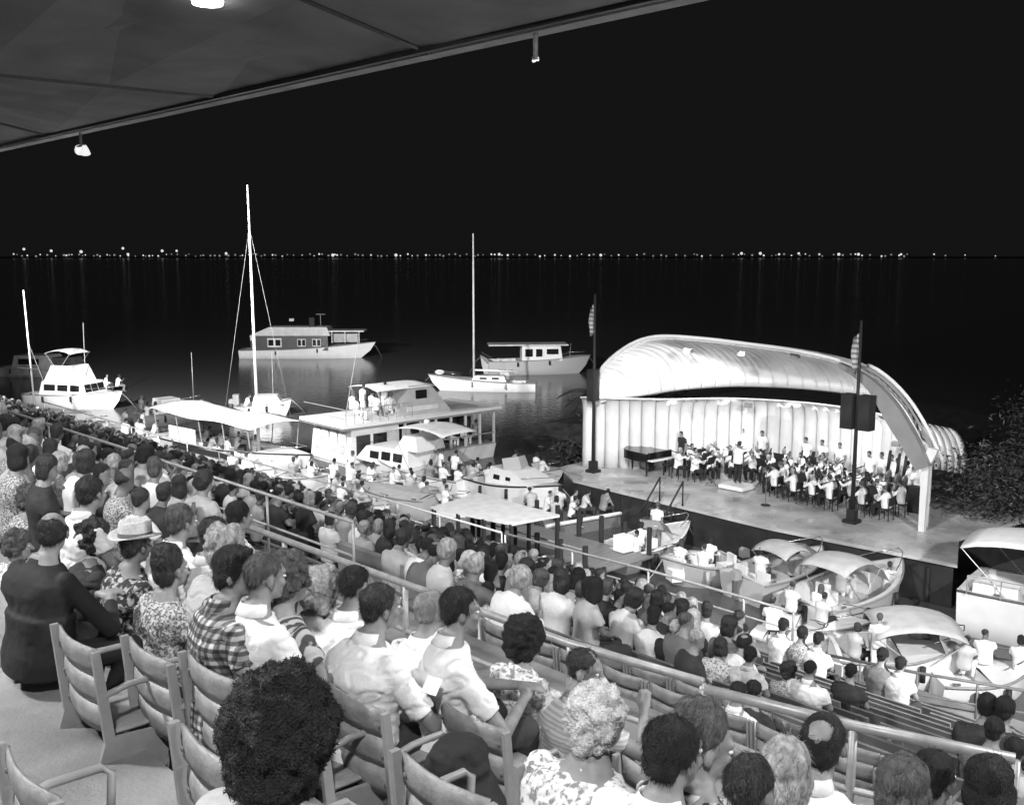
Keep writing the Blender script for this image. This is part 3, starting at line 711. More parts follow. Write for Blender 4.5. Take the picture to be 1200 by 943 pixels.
FG = [
 ('man with a large round ball of black hair filling the bottom foreground', 340, 867, .95, dict(hair='ball', hairm=hair_black, shirt=cloth_light, skin=skin_dark, hy=.1, s=.98, keep=1)),
 ('man in a red-check style plaid short sleeved shirt seen from behind', 277, 672, 2.25, dict(keep=1, hair='wave', hairm=hair_black, shirt=plaid, hy=-.75, hp=-.05, twist=-.12, arms='rest', wide=1.08, yaw=-.12)),
 ('balding man with glasses wearing a black suit jacket, turned to his left', 62, 625, 1.9, dict(keep=1, hair='balding', hairm=hair_dark, shirt=cloth_black, top='jacket', coat=1, sleeve=1.9, glasses=1, hy=.95, twist=.25, pants=cloth_black, wide=1.15, lean=.12, arms='clasp', legs=1)),
 ('woman with dark curled hair beside the man in the black suit', 112, 632, 2.55, dict(keep=1, hair='puff', hairm=hair_dark, shirt=cloth_dark, hy=.3)),
 ('person in a pale straw hat with a grey band', 160, 640, 2.65, dict(keep=1, hair='short', hairm=hair_dark, shirt=floral_dark, hat=1, hy=.2, wide=1.05)),
 ('woman with big dark hair in a speckled print blouse', 202, 668, 2.6, dict(keep=1, hair='beehive', hairm=hair_dark, shirt=speckle_print, hy=.1, hp=-.05)),
 ('young man with a very dark head and white collar on the far left', 108, 578, 3.2, dict(hair='short', hairm=hair_dark, shirt=cloth_white, hy=.3)),
 ('woman with frizzy light hair at the left edge', 38, 585, 3.1, dict(keep=1, hair='puff', hairm=hair_brown, shirt=speckle_print, hy=.2)),
 ('woman with curly mid-grey hair behind the bald man', 62, 570, 3.5, dict(keep=1, hair='puff', hairm=hair_grey, shirt=cloth_light)),
 ('person in floral blouse at the left edge below the frizzy hair', 22, 640, 2.7, dict(keep=1, hair='puff', hairm=hair_brown, shirt=floral_light, hy=-.3)),
 ('dark haired girl bending her head beside the plaid shirt', 240, 668, 3.1, dict(keep=1, hair='bob', hairm=hair_black, shirt=cloth_light, hp=-.3, s=.95, hy=-.3)),
 ('man in a white short sleeved shirt leaning over, left of two', 447, 712, 2.8, dict(keep=1, hair='short', hairm=hair_dark, shirt=cloth_white, lean=.14, arms='clasp', wide=1.1, twist=-.1, hy=-.3, loose=.02, sleeve=.75)),
 ('man in a white short sleeved shirt with bare forearm resting forward', 541, 716, 3.2, dict(keep=1, hair='short', hairm=hair_black, shirt=cloth_white, lean=.1, arms='clasp', wide=1.12, hy=-.45, twist=-.3, loose=.016, sleeve=.7, yaw=-.15)),
 ('bald head between the two white shirts', 507, 718, 4.0, dict(hair='crew', hairm=skin, shirt=cloth_white, skin=skin)),
 ('woman with fair curly hair in a white blouse', 377, 694, 2.95, dict(keep=1, hair='puff', hairm=hair_grey, shirt=cloth_white, hp=0)),
 ('woman with tight grey-brown curls right of the plaid shirt', 340, 680, 3.6, dict(hair='puff', hairm=hair_brown, shirt=stripe_dark)),
 ('man with short brown hair and white shirt behind the plaid shirt', 312, 676, 3.2, dict(hair='crew', hairm=hair_brown, shirt=cloth_white, hy=-.2)),
 ('youth with round black hair in a white shirt near the pipe rail', 418, 688, 4.0, dict(hair='crew', hairm=hair_black, shirt=cloth_white)),
 ('woman with puffed black hair in a flowered blouse by the rail', 618, 750, 3.8, dict(keep=1, hair='ball', hairm=hair_black, shirt=floral_light, s=.93, hy=-.15, skin=skin, wide=.9)),
 ('man in striped knit shirt showing his profile to the right', 686, 786, 3.85, dict(keep=1, hair='crew', hairm=hair_dark, shirt=stripe_light, hy=-1.15, twist=-.2, arms='elbowup', wide=1.08, lean=.1)),
 ('white haired woman in a light flowered dress at the bottom centre', 703, 846, 2.55, dict(keep=1, hair='puff', hairm=hair_white, shirt=floral_light, wide=1.2, hp=-.1)),
 ('man with cropped dark hair in a white shirt at the bottom', 790, 884, 2.35, dict(keep=1, hair='short', hairm=hair_black, shirt=cloth_white, hy=-.1, wide=1.05)),
 ('woman with brown swept hair behind the cropped dark head', 828, 876, 2.75, dict(keep=1, hair='beehive', hairm=hair_brown, shirt=leaf_print, hy=-.8)),
 ('man with a bald spot in dark hair wearing a white collar at lower right', 966, 872, 3.6, dict(keep=1, hair='thintop', hairm=hair_black, shirt=cloth_white, hp=-.35, hy=.2)),
 ('dark haired man at bottom right corner group, nearer of two', 1096, 912, 3.3, dict(hair='short', hairm=hair_black, shirt=cloth_grey, hy=-.2, skin=skin_dark)),
 ('person with light brown hair left of the dark head at the bottom right', 1060, 925, 3.6, dict(hair='bob', hairm=hair_brown, shirt=cloth_grey)),
 ('dark haired person at the extreme bottom right', 1160, 922, 3.9, dict(hair='bob', hairm=hair_black, shirt=cloth_dark)),
 ('person in a big grey mottled blouse behind the rail post', 922, 905, 4.0, dict(hair='bob', hairm=hair_grey, shirt=speckle_print, wide=1.25, s=.9)),
 ('person in bold leaf print shirt at the bottom centre right', 880, 925, 3.2, dict(hair='crew', hairm=hair_dark, shirt=leaf_print, s=.86)),
 ('person with thick dark hair below the pipe rail on the left', 214, 612, 4.0, dict(hair='short', hairm=hair_brown, shirt=cloth_white)),
 ('dark haired man with white collar below the rail', 254, 628, 4.0, dict(hair='short', hairm=hair_dark, shirt=cloth_offwhite)),
 ('grey haired person below the pipe rail on the left', 268, 646, 4.0, dict(hair='puff', hairm=hair_grey, shirt=cloth_light)),
 ('man with very dark hair and white shirt leaning at the rail end', 281, 605, 4.3, dict(hair='short', hairm=hair_black, shirt=cloth_white, floor=WALK_Z)),
 ('boy pair in white shirt seen through the rail, left dark head', 866, 812, 7.2, dict(hair='short', hairm=hair_black, shirt=cloth_white, vox=.02, wide=1.1)),
 ('second dark head just behind the white shirted boy', 884, 810, 7.5, dict(hair='short', hairm=hair_black, shirt=cloth_dark, vox=.02)),
 ('man in white shirt leaning beyond the pipe rail', 573, 692, 7.3, dict(hair='short', hairm=hair_black, shirt=cloth_white, vox=.02)),
 ('man in loose white shirt bending forward among the dark heads', 503, 655, 8.0, dict(hair='balding', hairm=hair_grey, shirt=cloth_white, vox=.02, lean=.5, hoff=(0, 0, .04))),
 ('old man with white hair and white collar over a dark jacket', 793, 736, 9.66, dict(hair='crew', hairm=hair_white, shirt=cloth_black, vox=.02, wide=1.15)),
 ('woman in a pale flowered dress with white scarf', 845, 758, 9.66, dict(hair='bob', hairm=hair_dark, shirt=floral_light, vox=.02)),
 ('man in grey-white shirt to the right of the flowered dress', 880, 768, 9.66, dict(hair='short', hairm=hair_black, shirt=cloth_offwhite, vox=.02)),
 ('woman in lace white blouse on the right benches', 925, 786, 10.48, dict(hair='puff', hairm=hair_dark, shirt=floral_light, vox=.02)),
 ('broad man in bright white shirt on the right benches', 950, 784, 10.48, dict(hair='crew', hairm=hair_black, shirt=cloth_white, vox=.02, wide=1.2)),
 ('child in dark shirt sitting alone on the right benches', 998, 787, 12.12, dict(hair='short', hairm=hair_black, shirt=cloth_dark, vox=.02)),
 ('boy in white shirt alone by the front rail', 919, 733, 15.4, dict(hair='short', hairm=hair_black, shirt=cloth_white, vox=.025)),
 ('child in checked shirt beside the boy at the front rail', 941, 742, 15.4, dict(hair='short', hairm=hair_black, shirt=speckle_print, vox=.025)),
 ('boy in pale shirt nearest the moored bimini boat on the benches', 960, 749, 15.4, dict(hair='short', hairm=hair_black, shirt=cloth_white, vox=.025)),
 ('boy in grey shirt alone among benches at the front right', 1035, 768, 15.4, dict(hair='short', hairm=hair_black, shirt=cloth_grey, vox=.025)),
 ('boy with pale shirt just right of the grey shirt at the front', 1056, 778, 15.4, dict(hair='short', hairm=hair_black, shirt=cloth_offwhite, vox=.025)),
 ('lone dark head in front of the aisle rail', 872, 738, 14.58, dict(hair='short', hairm=hair_black, shirt=cloth_light, vox=.025)),
 ('woman with beehive black hair at the right edge, upper of the group', 1158, 828, 9.66, dict(hair='short', hairm=hair_black, shirt=cloth_dark, vox=.02)),
 ('black haired man at the right edge, middle of the group', 1178, 832, 9.66, dict(hair='short', hairm=hair_black, shirt=cloth_dark, vox=.02)),
 ('black haired man leaning at the right edge, lower of the group', 1166, 856, 8.84, dict(hair='short', hairm=hair_black, shirt=cloth_grey, vox=.02)),
 ('dark head and pale shirt at the right edge by the rail post', 1190, 880, 8.02, dict(hair='short', hairm=hair_black, shirt=cloth_light, vox=.02)),
]
for lab, px, py, y, o in FG: fg_person(lab, px, py, y, o)

# ---- smaller figures: one mesh each, clothing colours swapped per object
PROTO = {}
HK = ['short', 'crew', 'bob', 'puff', 'balding', 'beehive']
def proto(key, o, vox=.03):
    """materials: 0 skin, 1 hair, 2 shirt, 3 trousers"""
    J = skel(o); parts = []
    def d(i): return lambda me: parts.append((i, me))
    job(bodyprims(J, o, 0), vox, 1, d(0)); job(hairprims(J, o.get('hair', 'short')), vox*.7, 1, d(1)); job(shirtprims(J, o), vox, 1, d(2)); job(legprims(J, o), vox*1.2, 1, d(3))
    PROTO[key] = parts
for i, h in enumerate(HK): proto('sit_'+h, dict(hair=h, arms=['lap', 'clasp', 'lap', 'rest', 'cross', 'lap'][i], lean=[.05, .2, .05, .1, 0, .12][i], hy=[.1, -.3, .2, -.1, 0, .3][i]))
XP = [('a', 'short', 'chin', .25, .9), ('b', 'crew', 'cross', .1, -.9), ('c', 'puff', 'clasp', .28, .7), ('d', 'bob', 'rest', -.02, -.6), ('e', 'wave', 'elbowup', .12, .4), ('f', 'thintop', 'clasp', .32, -.2), ('g', 'long', 'lap', .05, .5), ('h', 'short', 'rest', .02, -1.2)]
for n_, h, ar, le, hy in XP: proto('sit_'+n_, dict(hair=h, arms=ar, lean=le, hy=hy, wide=1.08 if n_ in 'bf' else 1, tilt=.06 if n_ in 'ag' else 0, sleeve=1.9 if n_ in 'ch' else .6, hp=-.2 if n_ in 'ce' else .05))
HK = HK+[x[0] for x in XP]
proto('stand', dict(stand=1, arms='hang')); proto('stand_bass', dict(stand=1, arms='violin')); proto('conductor', dict(stand=1, arms='conduct', sleeve=1.95, coat=1, hair='wave'))
proto('violin', dict(arms='violin', sleeve=1.95, coat=1, hp=-.1)); proto('cello', dict(arms='cello', sleeve=1.95, coat=1, lean=.15)); proto('wind', dict(arms='wind', sleeve=1.95, coat=1))
proto('violin_woman', dict(arms='violin', sleeve=1.95, hair='bob', hp=-.15))
def coat_done(me):
    me.materials.clear(); me.materials.append(cloth_black); o = bpy.data.objects.new('draped_coat', me); COL.objects.link(o); k = at(536, 900, CAM_H-1); h = 2.7/k.y; o.scale = (.74, .8, .72)
    o.location = (k.x*h, 2.7, CAM_H-h); tag(o, 'black coat heaped over a seat between the two white shirted men', 'coat')
job([P_ell((0, 0, 0), (.2, .17, .22)), P_ell((.08, .02, -.2), (.22, .2, .22)), P_ell((-.1, 0, -.25), (.16, .17, .2)), P_ell((.12, .05, -.42), (.2, .2, .16))], .012, 3, coat_done, .035, (5, 5, 8), 5)
run_jobs()
MESHES = {}; LASTP = [None]
for k, parts in PROTO.items():
    V = []; Fc = []; MI = []; n = 0
    for i, me in parts:
        co = np.empty(len(me.vertices)*3, 'f'); me.vertices.foreach_get('co', co); V.append(co.reshape(-1, 3))
        for p in me.polygons: Fc.append([x+n for x in p.vertices]); MI.append(i)
        n += len(me.vertices); bpy.data.meshes.remove(me)
    me = bpy.data.meshes.new('person_'+k); me.from_pydata(np.concatenate(V).tolist(), [], Fc)
    for m in (skin, hair_dark, cloth_white, cloth_dark): me.materials.append(m)
    me.polygons.foreach_set('material_index', MI); me.polygons.foreach_set('use_smooth', [True]*len(Fc)); MESHES[k] = me
def small(key, loc, yaw, label, group, hair=hair_dark, shirt=cloth_white, pants=cloth_dark, sk=skin, s=1.):
    o = bpy.data.objects.new('person', MESHES[key]); COL.objects.link(o); o.location = loc; o.rotation_euler = (random.uniform(-.07, .05), random.uniform(-.07, .07), yaw) if key.startswith('sit') else (0, 0, yaw); o.scale = (s, s, s*random.uniform(.96, 1.03))
    for i, m in enumerate((sk, hair, shirt, pants)):
        o.material_slots[i].link = 'OBJECT'; o.material_slots[i].material = m
    LASTP[0] = o
    return tag(o, label, 'person', group)
# the packed lower rows
cands = []
for y in LOWER:
    z = HZ(y); x = -78.
    while x < -3:
        px, py, sc_ = proj((x, y, z))
        x += .49+random.uniform(-.05, .08)
        if px < -25: continue
        if y < 8.3:
            if 165 < px < 432 or px > 575: continue
            if y > 7.5 and px > 545: continue
        elif y < 9.2:
            if 330 < px < 432 or px > 800: continue
            if px > 650 and random.random() < .3: continue
        elif y < 14: 
            if px > 842: continue
            if px > 770 and random.random() < .25: continue
        else:
            if px > 800-(y-14)*12: continue
        if random.random() < .05: continue
        cands.append((sc_, x, y, px))
cands.sort(reverse=True)
TOPS = [(cloth_white, 'white'), (cloth_white, 'white'), (cloth_white, 'white'), (cloth_offwhite, 'off-white'), (cloth_light, 'light grey'), (cloth_light, 'light grey'), (cloth_grey, 'grey'), (cloth_dark, 'dark'), (cloth_dark, 'dark'), (floral_light, 'flowered'), (speckle_print, 'speckled'), (cloth_black, 'black')]
HAIRS = [hair_black]*4+[hair_dark]*4+[hair_brown, hair_brown, hair_grey, hair_white]
N_IND = 52; N_FULL = 190
ROWN = {}
for sc_, x, y, px in sorted(cands[:N_IND], key=lambda c: -c[1]):
    k = random.choice(HK); tm, tn = random.choice(TOPS); hm = random.choice(HAIRS); ROWN[y] = ROWN.get(y, 0)+1
    hn = {hair_black: 'black', hair_dark: 'dark', hair_brown: 'brown', hair_grey: 'grey', hair_white: 'white'}[hm]
    s = random.uniform(.95, 1.1)
    small('sit_'+k, (x+random.uniform(-.05, .05), y+random.uniform(-.06, .1), FLOOR(y)), random.uniform(-.5, .25),
          f'{hn} haired spectator in {tn}, {ordn(ROWN[y])} from right, {ordn(LOWER.index(y)+1)} row past the walkway', 'spectators packed in the lower tier', hm, tm, random.choice([cloth_dark, cloth_grey, cloth_black]), random.choice([skin, skin, skin_dark]), s)
# more people above and on the walkway at the far left
LEFT = []
for y, a, b in ((3.2, -20, 60), (4.0, -20, 190), (4.8, -20, 210), (5.45, -20, 235)):
    x = row_x(a, y, 8.5); xe = row_x(b, y, 8.5)
    while x < xe: LEFT.append((x+random.uniform(-.05, .05), y)); x += .56+random.uniform(0, .08)
for i, (x, y) in enumerate(sorted(LEFT)):
    tm, tn = random.choice(TOPS); hm = random.choice(HAIRS)
    hn = {hair_black: 'black', hair_dark: 'dark', hair_brown: 'brown', hair_grey: 'grey', hair_white: 'white'}[hm]
    small('sit_'+random.choice(HK), (x, y, FLOOR(y) if y < 4.4 else WALK_Z+.22*(5.5-y)), random.uniform(-.4, .3), f'{hn} haired spectator in {tn}, {ordn(i+1)} from the left above the thin pipe rail', 'spectators above the left rail', hm, tm, cloth_dark, random.choice([skin, skin_dark]), random.uniform(.95, 1.08))
# everyone farther off: one mass of heads and shoulders
def far_crowd():
    m = MB(); mats = [skin, skin_dark, hair_black, hair_dark, hair_brown, hair_grey, cloth_white, cloth_offwhite, cloth_light, cloth_grey, cloth_dark, cloth_black, floral_light]
    hv, hf = P_ell((0, 0, 0), (1, 1, 1), 8, 5)
    for sc_, x, y, px in cands[N_IND:N_FULL]:  # same figures as the single ones, joined into the mass
        me = MESHES['sit_'+random.choice(HK)]; k = len(me.vertices); co = np.empty(k*3, 'f'); me.vertices.foreach_get('co', co); co = co.reshape(-1, 3)
        T = Matrix.Translation((x+random.uniform(-.05, .05), y+random.uniform(-.06, .1), FLOOR(y))) @ Matrix.Rotation(random.uniform(-.5, .25), 4, 'Z') @ Matrix.Rotation(random.uniform(-.07, .07), 4, 'Y') @ Matrix.Rotation(random.uniform(-.07, .05), 4, 'X') @ Matrix.Scale(random.uniform(.95, 1.1), 4)
        A = np.array(T); co = co @ A[:3, :3].T+A[:3, 3]; base = len(m.v); m.v.extend(map(tuple, co.tolist()))
        mp_ = [random.choice((0, 0, 1)), random.choice((2, 2, 2, 3, 3, 4, 5)), random.choice((6, 6, 7, 8, 8, 9, 10, 10, 11, 12)), random.choice((9, 10, 11))]
        for p in me.polygons: m.f.append(tuple(i_+base for i_ in p.vertices)); m.m.append(mp_[p.material_index])
    for sc_, x, y, px in cands[N_FULL:]:
        f = FLOOR(y); s = random.uniform(.9, 1.07); x0 = x+random.uniform(-.06, .06); y0 = y+random.uniform(-.1, .12); a = random.uniform(-.5, .5)
        T = Matrix.Translation((x0, y0, f)) @ Matrix.Rotation(a, 4, 'Z') @ Matrix.Rotation(random.uniform(-.12, .12), 4, 'Y') @ Matrix.Rotation(random.uniform(-.15, .05), 4, 'X') @ Matrix.Scale(s, 4)
        hz = 1.2+random.uniform(-.04, .03); hx = random.uniform(-.03, .03)
        m.cur = random.choice((0, 0, 1)); m.add([(hx+p[0]*.077, p[1]*.095+.02, hz+p[2]*.115) for p in hv], hf, T)
        m.cur = random.choice((2, 2, 2, 3, 3, 4, 5)); b = random.choice((1, 1, 1.25)); m.add([(hx+p[0]*.086*b, p[1]*.1*b-.012, hz+.045+p[2]*.088*b) for p in hv], hf, T)
        m.cur = random.choice((6, 6, 7, 8, 8, 9, 10, 10, 11, 12))
        R = [(.42, .17, .13), (.7, .17, .125), (.9, .2, .12), (1.0, .17, .09), (1.06, .065, .06)]
        m.add(*P_loft([(Vector((0, 0, z)), rx, ry, (Vector((1, 0, 0)), Vector((0, 1, 0)))) for z, rx, ry in R], 8), T)
        for sx in (-1, 1): m.add(*P_cap((sx*.19, 0, .96), (sx*.25, .12, .76), .06, .05, 6), T)
        m.cur = random.choice((0, 1))
        for sx in (-1, 1): m.add(*P_cap((sx*.25, .12, .76), (sx*.1, .33, .64), .04, .03, 6), T)
        m.cur = random.choice((9, 10, 11)); m.box((0, .22, .5), (.36, .5, .16), 0, T); m.box((0, .43, .25), (.3, .12, .5), 0, T)
    o = m.build('distant_crowd', mats, None, True); tag(o, 'mass of seated spectators filling the far lower rows on the left', 'crowd', None, 'stuff')
far_crowd()
# empty seats glimpsed between people of the lower rows: rows of backs

# ------------------------------------------------------------------ the floating stage and its shell
SL = Vector((-31.149, 34.312, 1.5)); SD = Vector((.99986, .01699, 0)); SN = Vector((-.01699, .99986, 0))
SROT = math.atan2(SD.y, SD.x)
def S(u, v, w_=0): return SL+SD*u+SN*v+Vector((0, 0, w_))
def onS(px, py, v):
    r = ray(px, py); t = (SL+SN*v-EYE).dot(SN)/r.dot(SN); p = EYE+r*t-SL; return p.dot(SD), p.z
def Sl(p):
    q = Vector(p)-SL; return Vector((q.dot(SD), q.dot(SN), q.z))
def spline(P, n):
    P = [Vector(p) for p in P]; out = []; k = len(P)-1
    L = [0]
    for a, b in zip(P, P[1:]): L.append(L[-1]+(b-a).length)
    for i in range(n+1):
        d = L[-1]*i/n; j = 0
        while j < k-1 and L[j+1] < d: j += 1
        t = (d-L[j])/(L[j+1]-L[j]); p0 = P[max(j-1, 0)]; p1 = P[j]; p2 = P[j+1]; p3 = P[min(j+2, k)]
        out.append(.5*((2*p1)+(p2-p0)*t+(2*p0-5*p1+4*p2-p3)*t*t+(3*p1-p0-3*p2+p3)*t**3))
    return out
def stage():
    r = thing('floating_stage', 'low dark sided barge stage with a pale wet deck on the water', 'stage', SL, SROT)
    poly = [Sl(at(657, 547, 1.5)), Sl(at(672, 562, 1.5)), Sl(at(900, 617, 1.5)), Sl(at(1122, 661, 1.5)), Sl(at(1124, 630, 1.5)), Vector((18.6, 8.5, 0)), Vector((-1.2, 8.5, 0))]
    n = len(poly); m = MB()
    m.add([(p.x, p.y, 0) for p in poly]+[(p.x, p.y, -.12) for p in poly], [tuple(range(n)), tuple(range(2*n-1, n-1, -1))]+[(i, i+n, (i+1) % n+n, (i+1) % n) for i in range(n)])
    m.build('deck', deckm, r)
    m = MB(); c = Vector((8, 4, 0)); q = [c+(p-c)*.985 for p in poly]
    m.add([(p.x, p.y, -.121) for p in q]+[(p.x, p.y, -1.7) for p in q], [tuple(range(n)), tuple(range(2*n-1, n-1, -1))]+[(i, i+n, (i+1) % n+n, (i+1) % n) for i in range(n)])
    m.build('barge_hull', dark_paint, r)
    a, b = poly[1], poly[3]; d = (b-a).normalized(); L = (b-a).length
    for i in range(9):
        p = a+d*(L*(i+.5)/9)+Vector((0, -.02, 0)); MB().tube([(p.x, p.y+.05, -.3), (p.x, p.y+.05, -1.4)], .09, 8).build('fender', black_matt, r)
    return r
stage()
BASE = spline([(0, 0, 0), (.5, .3, 0), (1.4, .85, 0), (3, 2.1, 0), (5, 4.5, 0), (8, 5.7, 0), (11, 5.5, 0), (13.6, 4.1, 0), (15.1, 2.2, 0), (15.75, .7, 0)], 36*6)
def shell():
    r = thing('band_shell', 'white ribbed orchestra shell with a swept roof, brightly lit from inside', 'band shell', SL, SROT)
    def nrm(i):
        t = BASE[min(i+1, len(BASE)-1)]-BASE[max(i-1, 0)]; t.normalize(); return Vector((t.y, -t.x, 0))
    for k in range(36):
        rows = []
        prof = [(0, 0), (0, .9), (0, 1.7), (0, 2.3)]+[(.75*(1-math.cos(a)), 2.45+.8*math.sin(a)) for a in [PI/2*i/6 for i in range(7)]]
        for off, w_ in prof:
            row = []
            for j in range(7):
                i = k*6+j; p = BASE[i]; n_ = nrm(i); row.append(p+n_*(off+.2*math.sin(PI*j/6)**.7*(1 if w_ < 2.6 else 1.15))+Vector((0, 0, w_+.05*math.sin(PI*j/6)*(w_ > 3.1))))
            rows.append(row)
        MB().grid(rows, -.03).build('wall_panel', shell_white, r, True)
    # top trough seen as a thin bright lip
    top = [BASE[i]+nrm(i)*.78+Vector((0, 0, 3.26)) for i in range(0, 217, 4)]
    MB().tube(top, .045, 6).build('wall_lip', shell_white, r, True)
    back = [BASE[i]+nrm(i)*-.1+Vector((0, 0, 3.0)) for i in range(0, 217, 6)]
    F = spline([(.62, .0, 2.9), (.91, 0, 4.23), (1.54, 0, 4.96), (2.73, 0, 5.72), (4.1, 0, 6.13), (6.2, 0, 6.18), (8.3, 0, 6.1), (10.9, 0, 5.94), (12.99, 0, 5.55), (14.65, 0, 4.47), (15.5, 0, 3.35), (15.76, 0, 2.78)], 180)
    R = spline([(.7, .05, 2.9), (1.6, .35, 3.2), (2.7, 1.0, 3.45), (3.7, 2.6, 3.66), (5.6, 4.3, 3.82), (9, 5.0, 3.9), (12.3, 4.0, 3.9), (14.2, 2.2, 3.7), (15.2, 1.0, 3.1), (15.66, .2, 2.75)], 180)
    for k in range(30):
        rows = []
        for ti in range(13):
            t = ti/12; row = []
            for j in range(7):
                i = k*6+j; a = F[i]; b = R[i]; st, ct = math.sin(t*PI/2), math.cos(t*PI/2)
                p = Vector((a.x+(b.x-a.x)*st, a.y+(b.y-a.y)*st, b.z+(a.z-b.z)*ct))
                c = Vector((8, 2, 2)); inn = (c-p).normalized()
                rip = .1*abs(math.sin(PI*j/3))*math.sin(PI*min(1, t*1.15+.02))**.5
                row.append(p+inn*rip)
            rows.append(row)
        MB().grid(rows, .09).build('roof_rib', shell_white, r, True)
    # rolled front edge
    MB().tube([p+Vector((0, -.04, .03)) for p in F[::3]], .075, 8).build('roof_edge', shell_white, r, True)
    MB().tube([p+Vector((0, .02, -.02)) for p in R[::3]], .05, 6).build('roof_back_edge', shell_edge, r, True)
    # broad arch beam at the right and its post
    O = spline([(12.6, -.12, 5.7)]+[(u, -.12, w_) for u, w_ in [onS(px, py, -.12) for px, py in ((1020, 440), (1050, 468), (1074, 505), (1093, 545))]], 14)
    G = spline([(12.6, -.12, 5.55)]+[(u, -.12, w_) for u, w_ in [onS(px, py, -.12) for px, py in ((1018, 452), (1042, 492), (1060, 521), (1077, 550))]], 14)
    MB().grid([O, G], .3).build('arch_beam', shell_edge, r)
    O2 = [p+Vector((.12, .5, .12)) for p in O[2:]]; MB().tube(O2, .07, 8).build('outer_rim', shell_white, r, True)
    O3 = [p+Vector((.1, .25, .05)) for p in O[1:]]; MB().tube(O3, .05, 8).build('outer_rib', shell_edge, r, True)
    m = MB(); m.prism([(15.78, 0.004), (15.98, 0.004), (16.02, 2.3), (16.3, 2.95), (15.95, 3.0), (15.76, 2.3)], -.18, 0.0); m.build('corner_post', shell_white, r)
    for i in range(6):
        pts = []
        for a in range(9):
            th = a/8*PI*.55; u0, w0 = onS(1100, 548, 3)
            pts.append((u0-1.1+i*.11+.8*math.sin(th), 2.8+i*.35, w0+.2-.08*i+1.5*math.cos(th)))
        q = [(x+.05, y+.38, z-.04) for x, y, z in pts]
        MB().grid([[Vector(p) for p in pts], [Vector(p) for p in q]], .06).build('rear_scallop', shell_white, r, True)
    for k, (px, py) in enumerate(((807, 411), (867, 414), (932, 417))):
        u, w_ = onS(px, py, .5); MB().box((u, .5, w_), (.3, .25, .16)).build('shell_lamp', seat_frame, r)
    for px, py in ((877, 475), (1050, 520)):
        u, w_ = onS(px, py, 3.8); MB().box((u, 3.8, w_), (.3, .2, .2)).build('wall_lamp', seat_frame, r)
shell()
for u, w_ in ((2.3, 5.2), (5.2, 5.9), (8.2, 5.85), (11.2, 5.6), (13.8, 4.6)):
    spot('shell_lamp_beam', S(u, .1, w_), S(u*.85+1.2, 5.2, 1.0), 260 if u < 3 else 760, 78, .15, .8)
spot('shell_lamp_beam', S(1.6, -.6, 4.4), S(1.8, 1.5, .6), 120, 110, .15, .7)
def strip(u, v, w_, tgt, L, p):
    l = bpy.data.lights.new('trough_strip_light', 'AREA'); l.shape = 'RECTANGLE'; l.size = L; l.size_y = .12; l.energy = p
    o = bpy.data.objects.new('trough_strip_light', l); COL.objects.link(o); o.location = S(u, v, w_)
    z = -(Vector(tgt)).normalized(); x = SD.copy(); y = z.cross(x).normalized(); x = y.cross(z)
    o.rotation_euler = Matrix((x, y, z)).transposed().to_euler()
for u, v, L in ((2.9, 1.95, 1.6), (4.6, 3.9, 2), (6.9, 5.15, 2.4), (9.4, 5.45, 2.4), (12.0, 4.75, 2.4), (14, 3.3, 1.8)):
    strip(u, v, 2.95, (0, -.35, .94), L, 6)
# dark poles with loudspeakers and limp flags
def flagpole(px, py, top, lab, boxes, flag_lab):
    b = at(px, py, 1.5); H_ = top; r = thing('light_pole', lab, 'pole', b, SROT)
    MB().tube([(0, 0, 0), (0, 0, H_)], .085, 8, r2=.05).build('shaft', black_matt, r, True)
    MB().box((0, 0, .06), (.5, .5, .12)).box((0, 0, .3), (.3, .3, .4)).build('base_plate', black_matt, r)
    for x, z, w_, h in boxes:
        sp_ = thing('loudspeaker', f'black loudspeaker box {"left" if x < 0 else "right"} of the {lab[:24] if 0 else ("left" if len(boxes) == 1 else "right")} stage pole', 'loudspeaker', b+SD*x+Vector((0, 0, z)), SROT)
        MB().box((0, 0, 0), (w_, .45, h)).build('cabinet', black_matt, sp_); MB().box((0, -.24, 0), (w_*.86, .03, h*.94)).build('grille', dark_paint, sp_)
        MB().box((0, .28, 0), (w_*.3, .1, .1)).build('bracket', rail_dark, sp_)
    fl = MB(); P = []
    for i in range(9):
        z = -i*.16; P.append([(.02-.07*j-.05*math.sin(j*1.7+i*.4), .06*math.sin(j*2.1+i*.6), z-.05*j) for j in range(5)])
    fl.grid(P, .008); f = fl.build('flag', flag_cloth, None, True); f.location = b+Vector((0, 0, H_-.4)); tag(f, flag_lab, 'flag')
flagpole(695, 553, 7.9, 'dark flag pole at the left end of the stage', [(-.05, 3.9, .36, 1.4)], 'limp striped flag on the left pole')
flagpole(998, 612, 7.3, 'dark flag pole in front of the shell at the right', [(-.3, 4.05, .46, 1.25), (.36, 4.05, .46, 1.25)], 'limp flag on the right pole')
# steps with two handrails at the stage front
st = thing('stage_steps', 'short dark stair with two handrails at the stage front', 'steps', at(778, 592, 1.5), SROT)
for i in range(4): MB().box((0, -.28*i-.2, -.3*i-.2), (1.1, .3, .06)).build('step', dark_paint, st)
for x in (-.55, .55):
    MB().tube([(x, .45, 0), (x, .45, .95), (x, -.75, -.25)], .04, 8).build('handrail', black_matt, st, True)
    MB().tube([(x, -.3, -.5), (x, -.3, .2)], .035, 8).build('rail_post', black_matt, st)
